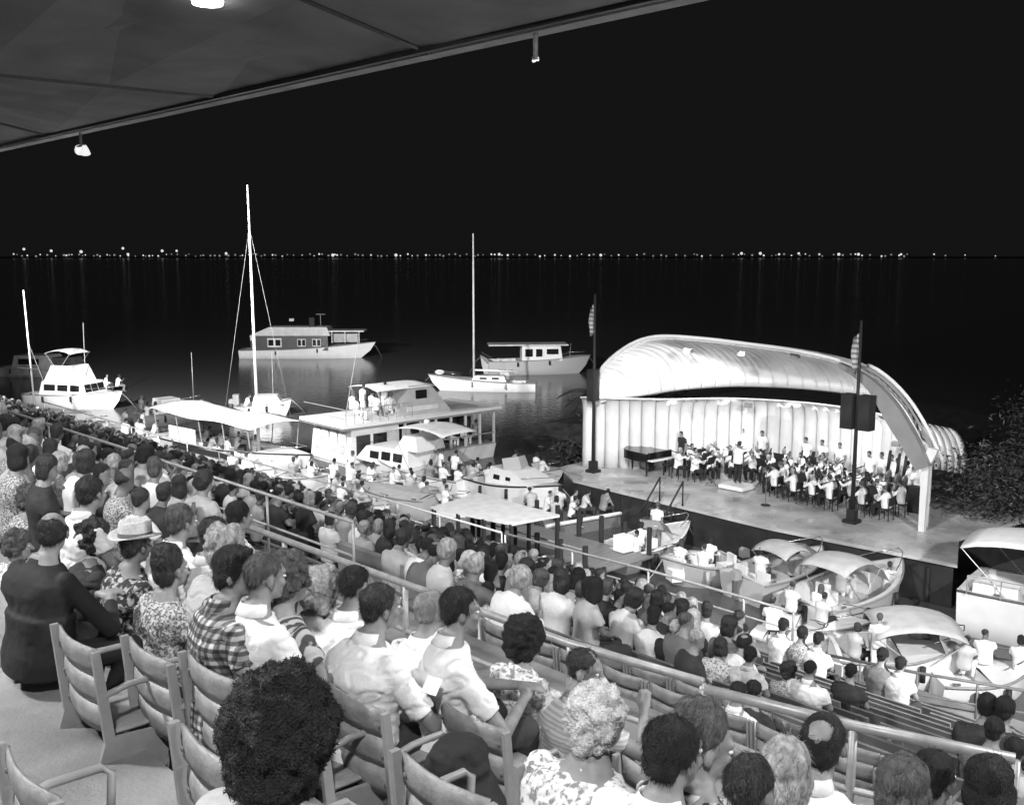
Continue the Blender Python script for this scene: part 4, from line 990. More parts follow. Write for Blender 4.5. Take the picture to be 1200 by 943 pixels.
# grand piano
def piano():
    r = thing('grand_piano', 'black grand piano at the left of the orchestra', 'piano', at(757, 553, 1.5), SROT-.1)
    pl = [(-1.15, -.1), (-1.15, .55), (-.9, .72), (-.5, .7), (-.1, .55), (.35, .6), (.75, .75), (.75, -.75), (-.2, -.75), (-.8, -.6)]
    def sl(z0, z1, nm, sc_=1, loc=(0, 0, 0), rx=0):
        n = len(pl); m = MB(); m.add([(x*sc_, y*sc_, z0) for x, y in pl]+[(x*sc_, y*sc_, z1) for x, y in pl], [tuple(range(n)), tuple(range(2*n-1, n-1, -1))]+[(i, (i+1) % n, (i+1) % n+n, i+n) for i in range(n)])
        m.build(nm, black_gloss, r)
    sl(.62, .98, 'case'); sl(.985, 1.02, 'lid', 1.02)
    MB().box((.88, 0, .72), (.26, 1.4, .06)).build('keyboard', paper, r); MB().box((.82, 0, .92), (.1, 1.4, .3)).build('fallboard', black_gloss, r)
    for x, y in ((-.85, 0), (.6, -.6), (.6, .6)): MB().tube([(x, y, .63), (x, y, 0)], .06, 8, r2=.035).build('leg', black_gloss, r)
    MB().box((.3, 0, .35), (.08, .3, .5)).build('pedal_lyre', black_gloss, r)
piano()
bp = at(786, 556, 1.5); q = thing('piano_bench', 'black bench beside the grand piano', 'bench', bp, SROT)
MB().box((0, 0, .48), (.4, .8, .1)).build('seat', black_matt, q)
for x in (-.15, .15):
    for y in (-.32, .32): MB().box((x, y, .215), (.04, .04, .43)).build('leg', black_matt, q)
pod = at(862, 573, 1.5); q = thing('podium', 'white conductor platform on the stage deck', 'podium', pod, SROT)
MB().box((0, .1, .12), (1.15, 1.0, .16)).build('platform', white_paint, q); MB().box((0, .1, .02), (1.05, .9, .035)).build('plinth', dark_paint, q)
small('conductor', pod+Vector((.0, .1, .2)), SROT+.1, 'conductor in white jacket standing on the podium with arms raised', None, hair_dark, cloth_white, cloth_black)
small('stand', at(762, 540, 1.5), SROT+PI*.9, 'man in a dark suit standing behind the grand piano', None, hair_dark, cloth_black, cloth_black)
q = at(506, 803, CAM_H-1); h = 2.95/q.y; pg = MB().box((0, 0, 0), (.075, .1, .003), 0, None, .5).build('programme', paper); pg.location = (q.x*h, 2.95, CAM_H-h); pg.rotation_euler = (0, .2, .6); tag(pg, 'white folded programme between the two white shirted men', 'programme')
# orchestra
chm = MB().box((0, -.02, .45), (.42, .4, .04)).box((0, -.22, .72), (.42, .03, .3)).box((-.18, -.2, .36), (.03, .03, .72)).box((.18, -.2, .36), (.03, .03, .72)).box((-.18, .15, .22), (.03, .03, .44)).box((.18, .15, .22), (.03, .03, .44)).mesh('orchestra_chair', black_matt)
desk = MB().box((0, 0, 1.02), (.52, .03, .36), rx=-.35).mesh('desk', black_matt)
stem = MB().tube([(0, 0, .95), (0, 0, .04)], .018, 6).tube([(-.2, -.1, .02), (0, .0, .25), (.2, -.1, .02)], .013, 5).tube([(0, .25, .02), (0, 0, .25)], .013, 5).mesh('stand_leg', black_matt)
def music_stand(p, yaw, lab='black music stand among the players'):
    r = thing('music_stand', lab, 'music stand', p, yaw, 'music stands of the orchestra'); STD.append(r); ob('desk', desk, r); ob('stand_leg', stem, r)
def fiddle_mesh(sc_):
    m = MB(); m.ell((0, 0, 0), (.1, .03, .11)); m.ell((0, 0, .16), (.08, .028, .09)); m.ell((0, 0, .08), (.065, .03, .09)); m.cur = 1; m.box((0, .02, .33), (.03, .03, .3)); m.ell((0, .02, .5), (.02, .02, .04), 6, 4)
    m.v = [(x*sc_, y*sc_*1.2, z*sc_) for x, y, z in m.v]; return m
fiddle = fiddle_mesh(1.05).mesh('violin', [violin_wood, black_matt], True); cello = fiddle_mesh(1.9).mesh('cello', [violin_wood, black_matt], True); bass = fiddle_mesh(2.7).mesh('double_bass', [violin_wood, black_matt], True)
horn = MB().tube([(0, 0, 0), (0, .25, .04), (0, .5, .08)], .012, 8, r2=.02).tube([(0, .5, .08), (0, .58, .1), (0, .66, .11)], .03, 10, r2=.09).mesh('trumpet', brass, True)
clar = MB().tube([(0, 0, 0), (0, .3, -.42)], .016, 8, r2=.03).mesh('clarinet', black_matt, True)
MUS = []; STD = []
PC = Sl(pod); GM = 'seated musicians in white jackets'
def place_mus(u, v, kind, face=None):
    p = S(u, v, 0); d = Vector((PC.x-u, PC.y-v, 0)); yaw = SROT+math.atan2(-d.x, d.y) if face is None else face
    M = Matrix.Translation(p) @ Matrix.Rotation(yaw, 4, 'Z')
    kn = {'violin': 'violinist', 'violin_woman': 'woman violinist', 'cello': 'cellist', 'wind': 'wind player'}[kind]; lab = kn+' in a white jacket seated in the orchestra'; MUS.append((proj(p)[0], kn, []))
    small(kind, p, yaw, lab, GM, random.choice([hair_black, hair_dark, hair_brown, hair_grey]), cloth_white, cloth_black, skin, random.uniform(.96, 1.03))
    MUS[-1][2].append(bpy.context.scene.collection.objects[-1] if 0 else LASTP[0])
    c = ob('orchestra_chair', chm, None, p, (0, 0, yaw)); tag(c, 'black chair under a seated musician', 'chair', 'chairs of the orchestra')
    if kind in ('violin', 'violin_woman'):
        i = ob('violin', fiddle, None, M @ Vector((-.1, .2, 1.03)), (PI*.42, 0, yaw+.45)); tag(i, 'violin held up by a seated player', 'violin', 'violins of the orchestra')
    elif kind == 'cello':
        i = ob('cello', cello, None, M @ Vector((0, .36, .42)), (.35, 0, yaw)); tag(i, 'cello held between the knees of a player', 'cello', 'cellos of the orchestra')
    else:
        b = random.random() < .5
        i = ob('trumpet' if b else 'clarinet', horn if b else clar, None, M @ Vector((0, .13, 1.12)), (0, 0, yaw)); tag(i, 'brass instrument raised by a back row player' if b else 'dark woodwind instrument held by a player', 'trumpet' if b else 'clarinet', 'wind instruments of the orchestra')
    MUS[-1][2].extend([c, i])
cnt = 0
for R_, n in ((2.0, 8), (2.9, 11), (3.8, 13), (4.7, 14), (5.7, 14), (6.8, 13), (8.0, 10)):
    for i in range(n):
        a = math.radians(-12+i*(200/(n-1))) if R_ < 5 else math.radians(-8+i*(150/(n-1)))
        u = PC.x+R_*math.cos(a)+random.uniform(-.15, .15); v = PC.y+.3+R_*math.sin(a)*.82+random.uniform(-.12, .12)
        j = min(range(len(BASE)), key=lambda k: abs(BASE[k].x-u)); lim = BASE[j].y-1.05
        if v > lim or u < 4.1 or u > 14.6 or v < -.6: continue
        left = a > PI*.55
        kind = ('violin' if cnt % 4 else 'violin_woman') if left and R_ < 5.3 else ('cello' if R_ < 4 else ('wind' if R_ > 5.3 else 'violin'))
        place_mus(u, v, kind); cnt += 1
        if cnt % 2 == 0:
            d = Vector((PC.x-u, PC.y-v, 0)).normalized(); yaw = SROT+math.atan2(-d.x, d.y); music_stand(S(u+d.x*.7+.15, v+d.y*.7, 0), yaw)
seen = {}
for px, kn, obs in sorted(MUS, key=lambda a: a[0]):
    seen[kn] = seen.get(kn, 0)+1; o_ = ordn(seen[kn])
    obs[0]['label'] = f'{kn} in white, {o_} of the {kn}s counted from the left of the orchestra'
    obs[1]['label'] = f'black chair under the {o_} {kn} from the left'
    obs[2]['label'] = f'{obs[2].name.split(".")[0]} played by the {o_} {kn} from the left'
for i, (px, py) in enumerate(((855, 503), (873, 501), (894, 512), (946, 520), (965, 519), (985, 522), (1020, 525), (1035, 526), (1046, 527), (800, 520))):
    # standing at the back: head pixel given, on low risers
    y = 39.2 if i < 9 else 36.6
    if i >= 6 and i < 9: y = 38.0
    x = row_x(px, y, 3.2); small('stand', (x, y, 1.5+.1), SROT+PI+random.uniform(-.3, .3), f'player in white standing at the back of the orchestra, {ordn(i+1)} from the left' if i < 9 else 'dark clad player standing behind the violins', 'standing back row players' if i < 9 else None, hair_dark, cloth_white if i < 9 else cloth_black, cloth_dark)
for px in (1052, 1063, 1071):
    p = at(px, 597-(1071-px)*.4, 1.5); small('stand', p, SROT+PI*.45, f'double bass player at the right of the orchestra, {ordn({1052:1,1063:2,1071:3}[px])} from the left', 'double bass players', hair_black, cloth_white, cloth_black)
    b_ = ob('double_bass', bass, None, p+Vector((-.45, -.05, .62)), (.1, 0, SROT+PI*.45)); tag(b_, f'double bass beside its player, {ordn({1052:1,1063:2,1071:3}[px])} from the left', 'double bass', 'double basses')
for px, py in ((905, 543), (947, 560), (1030, 560)): music_stand(at(px, py, 1.5), SROT, 'black music stand among the players')
for i, r in enumerate(sorted(STD, key=lambda a: proj(a.location)[0])): r['label'] = f'black music stand, {ordn(i+1)} counted from the left among the players'
mk = at(897, 592, 1.5); q = thing('microphone_stand', 'microphone stand alone on the bare deck before the orchestra', 'microphone stand', mk)
MB().tube([(0, 0, 0), (0, 0, 1.45)], .015, 6).build('stem', rail_dark, q); MB().tube([(0, 0, 0), (0, 0, .03)], .18, 12).build('base', black_matt, q); MB().ell((0, 0, 1.48), (.04, .04, .06)).build('microphone', black_matt, q)
c_ = MB(); c_.box((0, 0, .5), (.5, .35, 1.0)); q = thing('equipment_case', 'dark box speaker standing by the right corner post', 'speaker', at(1072, 600, 1.5), SROT); c_.build('cabinet', black_matt, q); MB().box((0, -.185, .5), (.42, .02, .9)).build('grille', dark_paint, q)

# ------------------------------------------------------------------ boats
def bsta(L, B, fb, bf, t, tr=.86, bw=2.3, rake=.09):
    b = B/2*(tr+(1-tr)*min(1, t/.35))*(1-max(0, (t-.42)/.58)**bw)
    return L*(t+rake*t**4), max(b, .015), fb+(bf-fb)*t**2.2
def boat(name, lab, cat, stern, bow, B, fb=.8, bf=1.2, hullm=None, deckm_=None, cock=(.06, .56), floor=.25, stripe=None, group=None, Lfix=None):
    a = Vector(stern); b = Vector(bow); d = b-a; L = Lfix or d.length; yaw = math.atan2(d.y, d.x)
    r = thing(name, lab, cat, (a.x, a.y, 0), yaw, group)
    N = 16; m = MB(); rows = []
    for side in (-1,):
        for i in range(N+1):
            t = i/N; xs, bh, sh = bsta(L, B, fb, bf, t); xk = L*t*.97
            row = []
            for s_ in (-1, 1):
                pts = [(xs, s_*bh, sh), (xs*.6+xk*.4, s_*bh*.93, sh*.45), (xk, s_*bh*.82, 0.02), (xk, s_*bh*.45, -.3), (xk, 0, -.42)]
                row += pts if s_ < 0 else pts[::-1][1:]
            rows.append(row)
    m.grid(rows); m.add(rows[0], [tuple(range(9))]); m.build('hull', hullm or white_paint, r, True)
    # deck: side decks, coaming, cockpit sole, foredeck
    m = MB(); c0, c1 = cock; ts = sorted(set([i/N for i in range(N+1)]+[c0, c1]))
    for t0, t1 in zip(ts, ts[1:]):
        x0, b0, s0 = bsta(L, B, fb, bf, t0); x1, b1, s1 = bsta(L, B, fb, bf, t1); e0, e1 = b0*.985, b1*.985; s0 -= .02; s1 -= .02
        if t0 >= c0-1e-6 and t1 <= c1+1e-6:
            g = .16
            for s_ in (-1, 1):
                q0 = max(e0-g, .01); q1 = max(e1-g, .01)
                m.add([(x0, s_*e0, s0), (x1, s_*e1, s1), (x1, s_*q1, s1), (x0, s_*q0, s0), (x0, s_*q0, floor), (x1, s_*q1, floor)], [(0, 1, 2, 3), (3, 2, 5, 4)])
            m.add([(x0, -q0, floor), (x1, -q1, floor), (x1, q1, floor), (x0, q0, floor)], [(0, 1, 2, 3)])
            for te, xx, qq, ss in ((t0, x0, q0, s0), (t1, x1, q1, s1)):
                if abs(te-c0) < 1e-6 or abs(te-c1) < 1e-6: m.add([(xx, -qq, floor), (xx, qq, floor), (xx, qq, ss), (xx, -qq, ss)], [(0, 1, 2, 3)])
        else:
            k0, k1 = .07*e0/(B/2), .07*e1/(B/2)
            m.add([(x0, -e0, s0), (x1, -e1, s1), (x1, 0, s1+k1), (x0, 0, s0+k0), (x1, e1, s1), (x0, e0, s0)], [(0, 1, 2, 3), (3, 2, 4, 5)])
    m.build('deck', deckm_ or white_dull, r)
    for s_ in (-1, 1):
        MB().tube([(bsta(L, B, fb, bf, i/14)[0], s_*(bsta(L, B, fb, bf, i/14)[1]+.01), bsta(L, B, fb, bf, i/14)[2]-.03) for i in range(15)], .035, 6).build('rub_rail', stripe or seat_frame, r, True)
    for s_ in (-1, 1):
        for t in (.3, .62):
            x, bh, sh = bsta(L, B, fb, bf, t); MB().tube([(x, s_*(bh+.1), sh-.12), (x, s_*(bh+.1), sh-.52)], .075, 8).build('fender', black_matt if s_ < 0 else canvas_grey, r, True)
        x, bh, sh = bsta(L, B, fb, bf, .12); MB().box((x, s_*bh*.93, sh+.03), (.2, .05, .06)).build('cleat', chrome, r)
    x, bh, sh = bsta(L, B, fb, bf, .97); e = Vector((x, 0, sh)); MB().tube([e, e+Vector((.5, .2, -.5)), e+Vector((1.1, .4, -sh+.02))], .018, 5).build('mooring_line', rail_paint, r, True)
    MB().tube([(bsta(L, B, fb, bf, t)[0], bsta(L, B, fb, bf, t)[1]*.85, bsta(L, B, fb, bf, t)[2]+.32) for t in (.72, .8, .88, .95)]+[(L*1.04, 0, bf+.34)]+[(bsta(L, B, fb, bf, t)[0], -bsta(L, B, fb, bf, t)[1]*.85, bsta(L, B, fb, bf, t)[2]+.32) for t in (.95, .88, .8, .72)], .018, 5).build('bow_rail', chrome, r, True)
    return r, L
def cabin(r, poly, wid, taper=.88, mt=None, wins=(), front=None, name='cabin', y0=0):
    c = MB().prism(poly, y0-wid/2, y0+wid/2, None, taper).build(name, mt or white_paint, r)
    zs = [p[1] for p in poly]; z0, z1 = min(zs), max(zs)
    for x0, x1, za, zb in wins:
        for s_ in (-1, 1):
            ha = wid/2*(1-(1-taper)*((za-z0)/(z1-z0))); hb = wid/2*(1-(1-taper)*((zb-z0)/(z1-z0)))
            q = [(x0, y0+s_*(ha+.012), za), (x1, y0+s_*(ha+.012), za), (x1, y0+s_*(hb+.012), zb), (x0, y0+s_*(hb+.012), zb)]
            m = MB(); m.grid([[Vector(q[0]), Vector(q[1])], [Vector(q[3]), Vector(q[2])]], .012*s_); m.build('window', glass_dark, c)
    if front:
        (xa, za), (xb, zb) = front
        ha = wid/2*(1-(1-taper)*((za-z0)/(z1-z0)))*.9; hb = wid/2*(1-(1-taper)*((zb-z0)/(z1-z0)))*.9
        for k in (-1, 0, 1):
            m = MB(); f0, f1 = (k-.46)/1.5, (k+.46)/1.5
            m.grid([[Vector((xa+.015, y0+ha*f0, za)), Vector((xa+.015, y0+ha*f1, za))], [Vector((xb+.015, y0+hb*f0, zb)), Vector((xb+.015, y0+hb*f1, zb))]], .01); m.build('windshield_pane', glass_dark, c)
    return c
def bimini(r, x0, x1, wid, z, drop=.18, base=.7, cm=None, poles=True, nm='bimini_top'):
    P = []
    for i in range(9):
        t = i/8; P.append([(x0+(x1-x0)*t, wid*(j/8-.5), z+.2*math.sin(PI*t)-.1-drop*.5*(abs(j/4-1)**2.4)-(.05 if i in (0, 8) else 0)) for j in range(9)])
    MB().grid(P, .02).build(nm, cm or canvas_white, r, True)
    if poles:
        for s_ in (-1, 1):
            for xa, xb in ((x0+.05, x0+(x1-x0)*.4), (x1-.05, x0+(x1-x0)*.6)): MB().tube([(xa, s_*wid*.49, z-drop), (xb, s_*wid*.5, base)], .018, 6).build('canopy_pole', rail_paint, r)
def outboard(r, y=0, z=.75):
    o = MB().prism([(-.42, z+.02), (-.12, z+.02), (-.1, z+.28), (-.2, z+.36), (-.4, z+.3)], y-.13, y+.13, None, .8).build('outboard_motor', grey_paint, r)
    MB().box((-.3, y, z-.2), (.14, .1, .8)).build('motor_leg', rail_dark, o)
def windshield(r, x, wid, z, h=.38):
    for s_ in (-1, 1):
        MB().grid([[Vector((x, 0, z)), Vector((x-.35, s_*wid/2, z))], [Vector((x-.25, 0, z+h)), Vector((x-.55, s_*wid/2*.9, z+h*.9))]], .012).build('windshield', mat('clear_glass', .4, .1, spec=.7), r)
    MB().tube([(x-.55, -wid/2*.9, z+h*.9), (x-.25, 0, z+h), (x-.55, wid/2*.9, z+h*.9)], .02, 6).build('windshield_frame', chrome, r)
def bseat(r, x, y, z, w_=.5):
    MB().box((x, y, z+.22), (.45, w_, .4)).box((x-.22, y, z+.55), (.1, w_, .4)).build('seat', canvas_white, r)
BG = 'people aboard the moored boats'; CREWN = {}
def crew(r, pts, z, stand=False, lab=None):
    M = Matrix.Translation(r.location) @ Matrix.Rotation(r.rotation_euler.z, 4, 'Z')
    for x, y in pts:
        k = 'stand' if stand else 'sit_'+random.choice(HK); tm, tn = random.choice(TOPS[:5]+TOPS[:3]+[(skin, 'bare')]) if not lab else (cloth_white, 'white')
        face = random.uniform(-.6, .6)  # towards the stage
        hm = random.choice(HAIRS[:10]); hn = {hair_black: 'black', hair_dark: 'dark', hair_brown: 'brown', hair_grey: 'grey', hair_white: 'white'}[hm]
        sh = r['label']
        for cut in (' with', ' moored', ' crowded', ' lying', ' under', ' behind', ' in front', ' beside', ' out ', ' left', ' right', ' pointing', ' cut', ' at ', ' on ', ',', ' full', ' crammed', ' rafted', ' and'):
            if cut in sh: sh = sh[:sh.index(cut)]
        CREWN[sh] = CREWN.get(sh, 0)+1
        l = f'{hn} haired person {"in "+tn if tn != "bare" else "bare chested"}, {"standing " if stand else ""}{ordn(CREWN[sh])} aboard the {sh}'
        l = ' '.join(l.split()[:16])
        small(k, M @ Vector((x, y, z-(0 if stand else .05))), face, lab or l, BG if not lab else None, hm, tm, random.choice([cloth_dark, cloth_white, cloth_grey]), random.choice([skin, skin_dark]))
def mast(r, x, z0, z1, lean=0, rad=.07, m_=None, y=0):
    MB().tube([(x, y, z0), (x-lean, y, z1)], rad, 8, r2=rad*.55).build('mast', m_ or white_paint, r, True)
W = lambda px, py: at(px, py, 0)
# 1 flybridge cruiser at far left
r, L = boat('cabin_cruiser', 'white flybridge cabin cruiser moored at the far left', 'boat', W(42, 474), W(136, 479), 3.2, 1.0, 1.35, cock=(.03, .2))
cabin(r, [(1.4, .8), (5.6, .8), (5.2, 1.95), (1.7, 1.95)], 2.5, .9, wins=((1.9, 2.9, 1.3, 1.75), (3.1, 4.0, 1.3, 1.75), (4.2, 5.0, 1.3, 1.75)), front=((5.45, 1.25), (5.28, 1.8)))
cabin(r, [(1.8, 1.95), (4.7, 1.95), (4.2, 3.1), (2.4, 3.1)], 2.1, .85, name='flybridge')
bimini(r, 2.0, 4.3, 2.1, 4.15, .12, 3.0); MB().box((3.1, 0, 3.4), (1.4, 1.5, .55)).build('console', glass_dark, r)
MB().tube([(4.6, 0, 1.9), (4.7, 0, 6.2)], .025, 6).build('antenna', rail_paint, r); MB().tube([(.4, .8, 1.0), (-1.0, .8, 4.4)], .025, 6).build('outrigger', rail_paint, r)
crew(r, [(6.6, -.3), (7.1, .3)], 1.25); crew(r, [(.6, 0)], .3)
# mast and boat at the left edge
r, L = boat('sailboat', 'sailing boat at the left edge with a leaning bare mast and crosstree', 'boat', W(20, 508), W(60, 502), 1.6, .6, .8)
mast(r, 1.3, .6, 8.9, .25, .07); MB().tube([(1.0, -1.2, 4.0), (1.0, 1.2, 4.0)], .03, 6).build('crosstree', rail_paint, r)
r, L = boat('cabin_cruiser', 'dim grey boat lying behind the cruiser at the far left', 'boat', W(5, 440), W(72, 441), 3.2, .9, 1.3, grey_paint, grey_paint)
cabin(r, [(1.5, .7), (6, .7), (5, 2.0), (1.8, 2.0)], 2.4, .9, grey_paint, wins=((2.2, 4.2, 1.2, 1.7),))
# 3 small cabin boat with people
r, L = boat('motor_boat', 'small grey hulled cabin boat crowded with people left of the awning', 'boat', W(163, 500), W(220, 493), 2.0, .8, 1.35, grey_paint, Lfix=4.3)
cabin(r, [(1.2, .7), (3.2, .85), (2.6, 1.7), (1.3, 1.7)], 1.4, .85, wins=((1.6, 2.5, 1.15, 1.5),)); mast(r, 3.9, 1.0, 4.6, 0, .03, rail_paint)
crew(r, [(.4, -.4), (.6, .4), (1.0, 0)], .3); crew(r, [(.2, 0)], .3, True)
r, L = boat('motor_boat', 'small white boat with dark windshield below the flybridge cruiser', 'boat', W(70, 505), W(124, 510), 1.9, .6, .9); cabin(r, [(1.0, .5), (2.6, .6), (2.1, 1.3), (1.1, 1.3)], 1.4, .85, wins=((1.3, 2.1, .8, 1.2),)); 
r, L = boat('motor_boat', 'flat white boat end below the crowded cabin boat', 'boat', W(140, 520), W(212, 524), 2.0, .6, .9); crew(r, [(.5, -.3), (1.0, .4), (1.6, -.2), (.9, -.6), (2.2, .2)], .3); crew(r, [(.3, .2), (1.3, .5)], .3, True)
# 5 excursion sailboat under a white awning
r, L = boat('awning_boat', 'long excursion boat under a broad white awning with a tall leaning mast', 'boat', W(212, 528), W(352, 560), 3.0, .95, 1.35, white_dull, cock=(.05, .75), stripe=black_matt)
P = [[(x, y*1.75, 2.75-.22*abs(y)**1.5+.06*math.sin(x*1.2)+(.12 if x < 1 else 0)) for y in [-1, -.6, -.2, .2, .6, 1]] for x in [-.3+L*.88*i/12 for i in range(13)]]
MB().grid(P, .025).build('awning', canvas_white, r, True)
for i in range(5):
    for s_ in (-1, 1): MB().tube([(.1+i*L*.2, s_*1.4, .9), (.1+i*L*.2, s_*1.6, 2.55)], .03, 6).build('awning_post', rail_paint, r)
MB().box((2.2, -1.2, 1.35), (2.6, .05, .8)).build('side_curtain', canvas_white, r); MB().box((L*.45, -1.46, .75), (L*.6, .05, .28)).build('dark_strake', black_matt, r)
mast(r, L*.62, .6, 0, 0)
bpy.data.objects.remove([o for o in r.children if o.name.startswith('mast')][0])
mp = at(304, 545, 0); 
M_ = Matrix.Translation(r.location) @ Matrix.Rotation(r.rotation_euler.z, 4, 'Z'); lo = M_.inverted() @ Vector((mp.x, mp.y, 0)); dpt = (mp-EYE).dot(FWD); tp = EYE+ray(290, 217)*dpt; lt = M_.inverted() @ tp
MB().tube([(lo.x, lo.y, .5), (lt.x, lt.y, lt.z)], .09, 8, r2=.05).build('mast', white_dull, r, True)
for k in (-1, 1): MB().tube([(lo.x+k*1.6, lo.y+k*1.3, 1), (lo.x*.15+lt.x*.85, lo.y*.15+lt.y*.85, lt.z*.85)], .008, 4).build('shroud', rail_dark, r)
crew(r, [(1.5+i*.8, (-1)**i*.6) for i in range(7)], .3)
# 6 launch behind
r, L = boat('launch', 'white launch behind the awning with an engine box at its stern', 'boat', W(276, 488), W(337, 487), 2.0, .8, 1.25); cabin(r, [(1.2, .7), (3.3, .9), (2.9, 1.5), (1.4, 1.5)], 1.4, .85); outboard(r, 0, .9); crew(r, [(.7, .2)], .3); MB().tube([(2.6, 0, 1.2), (2.6, 0, 4.6)], .02, 5).build('antenna', rail_paint, r)
MB().box((.1, 0, 1.2), (.4, .6, .7)).build('engine_box', grey_paint, r)
# 7 houseboat
r, L = boat('houseboat', 'white houseboat with dark cabin sides and small windows out on the dark water', 'houseboat', W(284, 419), W(428, 419), 3.6, .95, 1.75, cock=(.02, .04))
c = cabin(r, [(1.8, .9), (9.6, .9), (9.6, 2.5), (1.8, 2.5)], 3.0, 1, dark_paint)
for x in (3.9, 6.8, 8.4):
    for s_ in (-1, 1):
        w_ = 1.5 if x < 5 else .9
        f = MB().box((x, s_*1.53, 1.75), (w_, .06, .95 if x < 5 else .8)).build('window', white_dull, c)
        for dx in (-.25, .25): MB().box((x+dx*w_, s_*1.565, 1.75), (w_*.36, .02, .62)).build('pane', glass_dark, f)
MB().prism([(1.3, 2.503), (9.9, 2.503), (9.5, 3.4), (3.3, 3.4)], -1.75, 1.75, None, .8).build('roof', white_dull, r)
MB().box((7.7, 0, 3.6), (.55, .55, 1.5)).build('chimney', black_matt, r); MB().box((5.5, 0, 4.1), (.5, .3, .3)).build('roof_lantern', rail_paint, r)
MB().tube([(8.6, 0, 3.5), (8.6, 0, 4.7)], .04, 6).tube([(8.1, 0, 4.7), (9.1, 0, 4.7)], .04, 6).build('radar_mast', rail_paint, r)
MB().box((11.5, 0, 2.95), (3.9, 2.6, .12)).build('canopy', white_dull, r)
for x in (10.0, 11.4, 12.9): MB().box((x, -1.2, 2.3), (.08, .06, 1.2)).build('canopy_post', white_dull, r)
MB().box((11.4, 0, 2.2), (2.6, 1.6, .9)).build('wheelhouse', grey_paint, r)
crew(r, [(1.1, 0)], 1.0, True)
# 8 white sloop
r, L = boat('sloop', 'slender white sloop with one tall bare mast on the dark water', 'sailboat', W(628, 458), W(512, 457), 2.2, .75, 1.35, cock=(.1, .3)); cabin(r, [(2.4, .8), (5.3, .9), (5.0, 1.25), (2.6, 1.25)], 1.2, .85, wins=((3, 3.6, .98, 1.15), (4, 4.6, .98, 1.15)))
d8 = (W(556, 458)-EYE).dot(FWD); M_ = Matrix.Translation(r.location) @ Matrix.Rotation(r.rotation_euler.z, 4, 'Z'); lt = M_.inverted() @ (EYE+ray(558, 274)*d8); lo = M_.inverted() @ W(555, 458)
MB().tube([(lo.x, 0, .9), (lo.x, 0, lt.z)], .1, 8, r2=.06).build('mast', white_dull, r, True); MB().tube([(lo.x-.1, 0, 1.7), (lo.x-3.4, 0, 1.6)], .08, 8).build('boom', canvas_white, r, True)
MB().ell((L*.97, 0, 1.5), (.4, .16, .2)).build('bagged_jib', canvas_white, r, True)
# 9 grey motor yacht behind the sloop
r, L = boat('motor_yacht', 'grey white motor yacht with wheelhouse lying behind the sloop', 'boat', W(572, 438), W(682, 437), 3.0, 1.3, 1.75, mat('hull_greyish_white', .5, .4), cock=(.02, .3))  # hull in an even, greyer white than the other boats
cabin(r, [(3.1, 1.3), (6.9, 1.3), (6.7, 2.7), (3.1, 2.7)], 2.3, .95, wins=((3.4, 4.1, 1.7, 2.4), (4.4, 5.0, 1.7, 2.4), (5.4, 6.5, 1.9, 2.4)), front=((6.86, 1.8), (6.75, 2.5)))
MB().box((3.7, 0, 2.78), (7.4, 2.7, .12)).build('roof', white_dull, r); MB().tube([(7.7, 0, 1.5), (7.8, 0, 2.8)], .03, 6).build('post', rail_paint, r)
r2, L = boat('dinghy', 'small white tender with a raised bow between sloop and yacht', 'boat', W(600, 440), W(566, 437), 1.2, .5, 1.7, cock=(.1, .6))
# 10 double deck tour boat
a = Vector((-43.2, 28.9, 0))
r = thing('tour_boat', 'double deck tour boat with white front cabin and long open lower deck', 'boat', a, math.atan2(8.6, .3)); Lh = 9.2; Wd = 3.7
MB().prism([(-.6, .75), (Lh, .75), (Lh-.3, -.3), (.2, -.3)], -Wd/2, Wd/2).build('hull', white_dull, r)
MB().box((Lh/2-.3, 0, .8), (Lh+.4, Wd+.1, .08)).build('lower_deck', grey_paint, r)
MB().box((Lh/2-.3, 0, 2.75), (Lh+1.0, Wd+.5, .16)).build('upper_deck', white_paint, r); MB().box((Lh/2-.3, 0, 2.6), (Lh+.8, Wd+.3, .1)).build('deck_beam', grey_paint, r)
c = MB().prism([(-.35, .841), (2.7, .841), (2.7, 2.549), (-.15, 2.549)], -Wd/2+.05, Wd/2-.05, None, .98).build('front_cabin', white_paint, r)
for y in (-1.15, -.35, .45, 1.2):
    f = MB().box((-.3, y, 1.75), (.06, .62, 1.05)).build('window', white_dull, c)
    for k in (-1, 0, 1): MB().box((-.34, y, 1.75+k*.33), (.03, .46, .24)).build('pane', mat('pane_pale_grey', .5, .2), f)  # panes in one even pale grey
for x in (.5, 1.5):
    f = MB().box((x, -Wd/2+.03, 1.7), (.8, .05, 1.0)).build('side_window', glass_dark, c)
for i in range(7):
    for s_ in (-1, 1): MB().box((3.0+i*1.0, s_*(Wd/2+.03), 1.69), (.11, .11, 1.72)).build('deck_post', white_dull, r)
for s_ in (-1, 1): MB().box((6, s_*(Wd/2+.1), 1.4), (6.2, .04, .06)).build('side_rail', rail_paint, r)
MB().box((6.0, .4, 1.5), (5.0, 1.8, 1.3)).build('lower_saloon', dark_paint, r)
MB().box((3.2, -Wd/2+.15, 1.95), (.5, .04, .6)).build('notice_board', paper, r)
for i in range(9): MB().tube([(-.6+i*.5, -Wd/2-.15, 2.83), (-.6+i*.5, -Wd/2-.15, 3.6)], .02, 5).build('rail_post', rail_paint, r)
MB().tube([(-.6, -Wd/2-.15, 3.6), (3.4, -Wd/2-.15, 3.6)], .02, 5).tube([(-.65, Wd/2, 3.6), (-.65, -Wd/2-.15, 3.6)], .02, 5).build('top_rail', rail_paint, r)
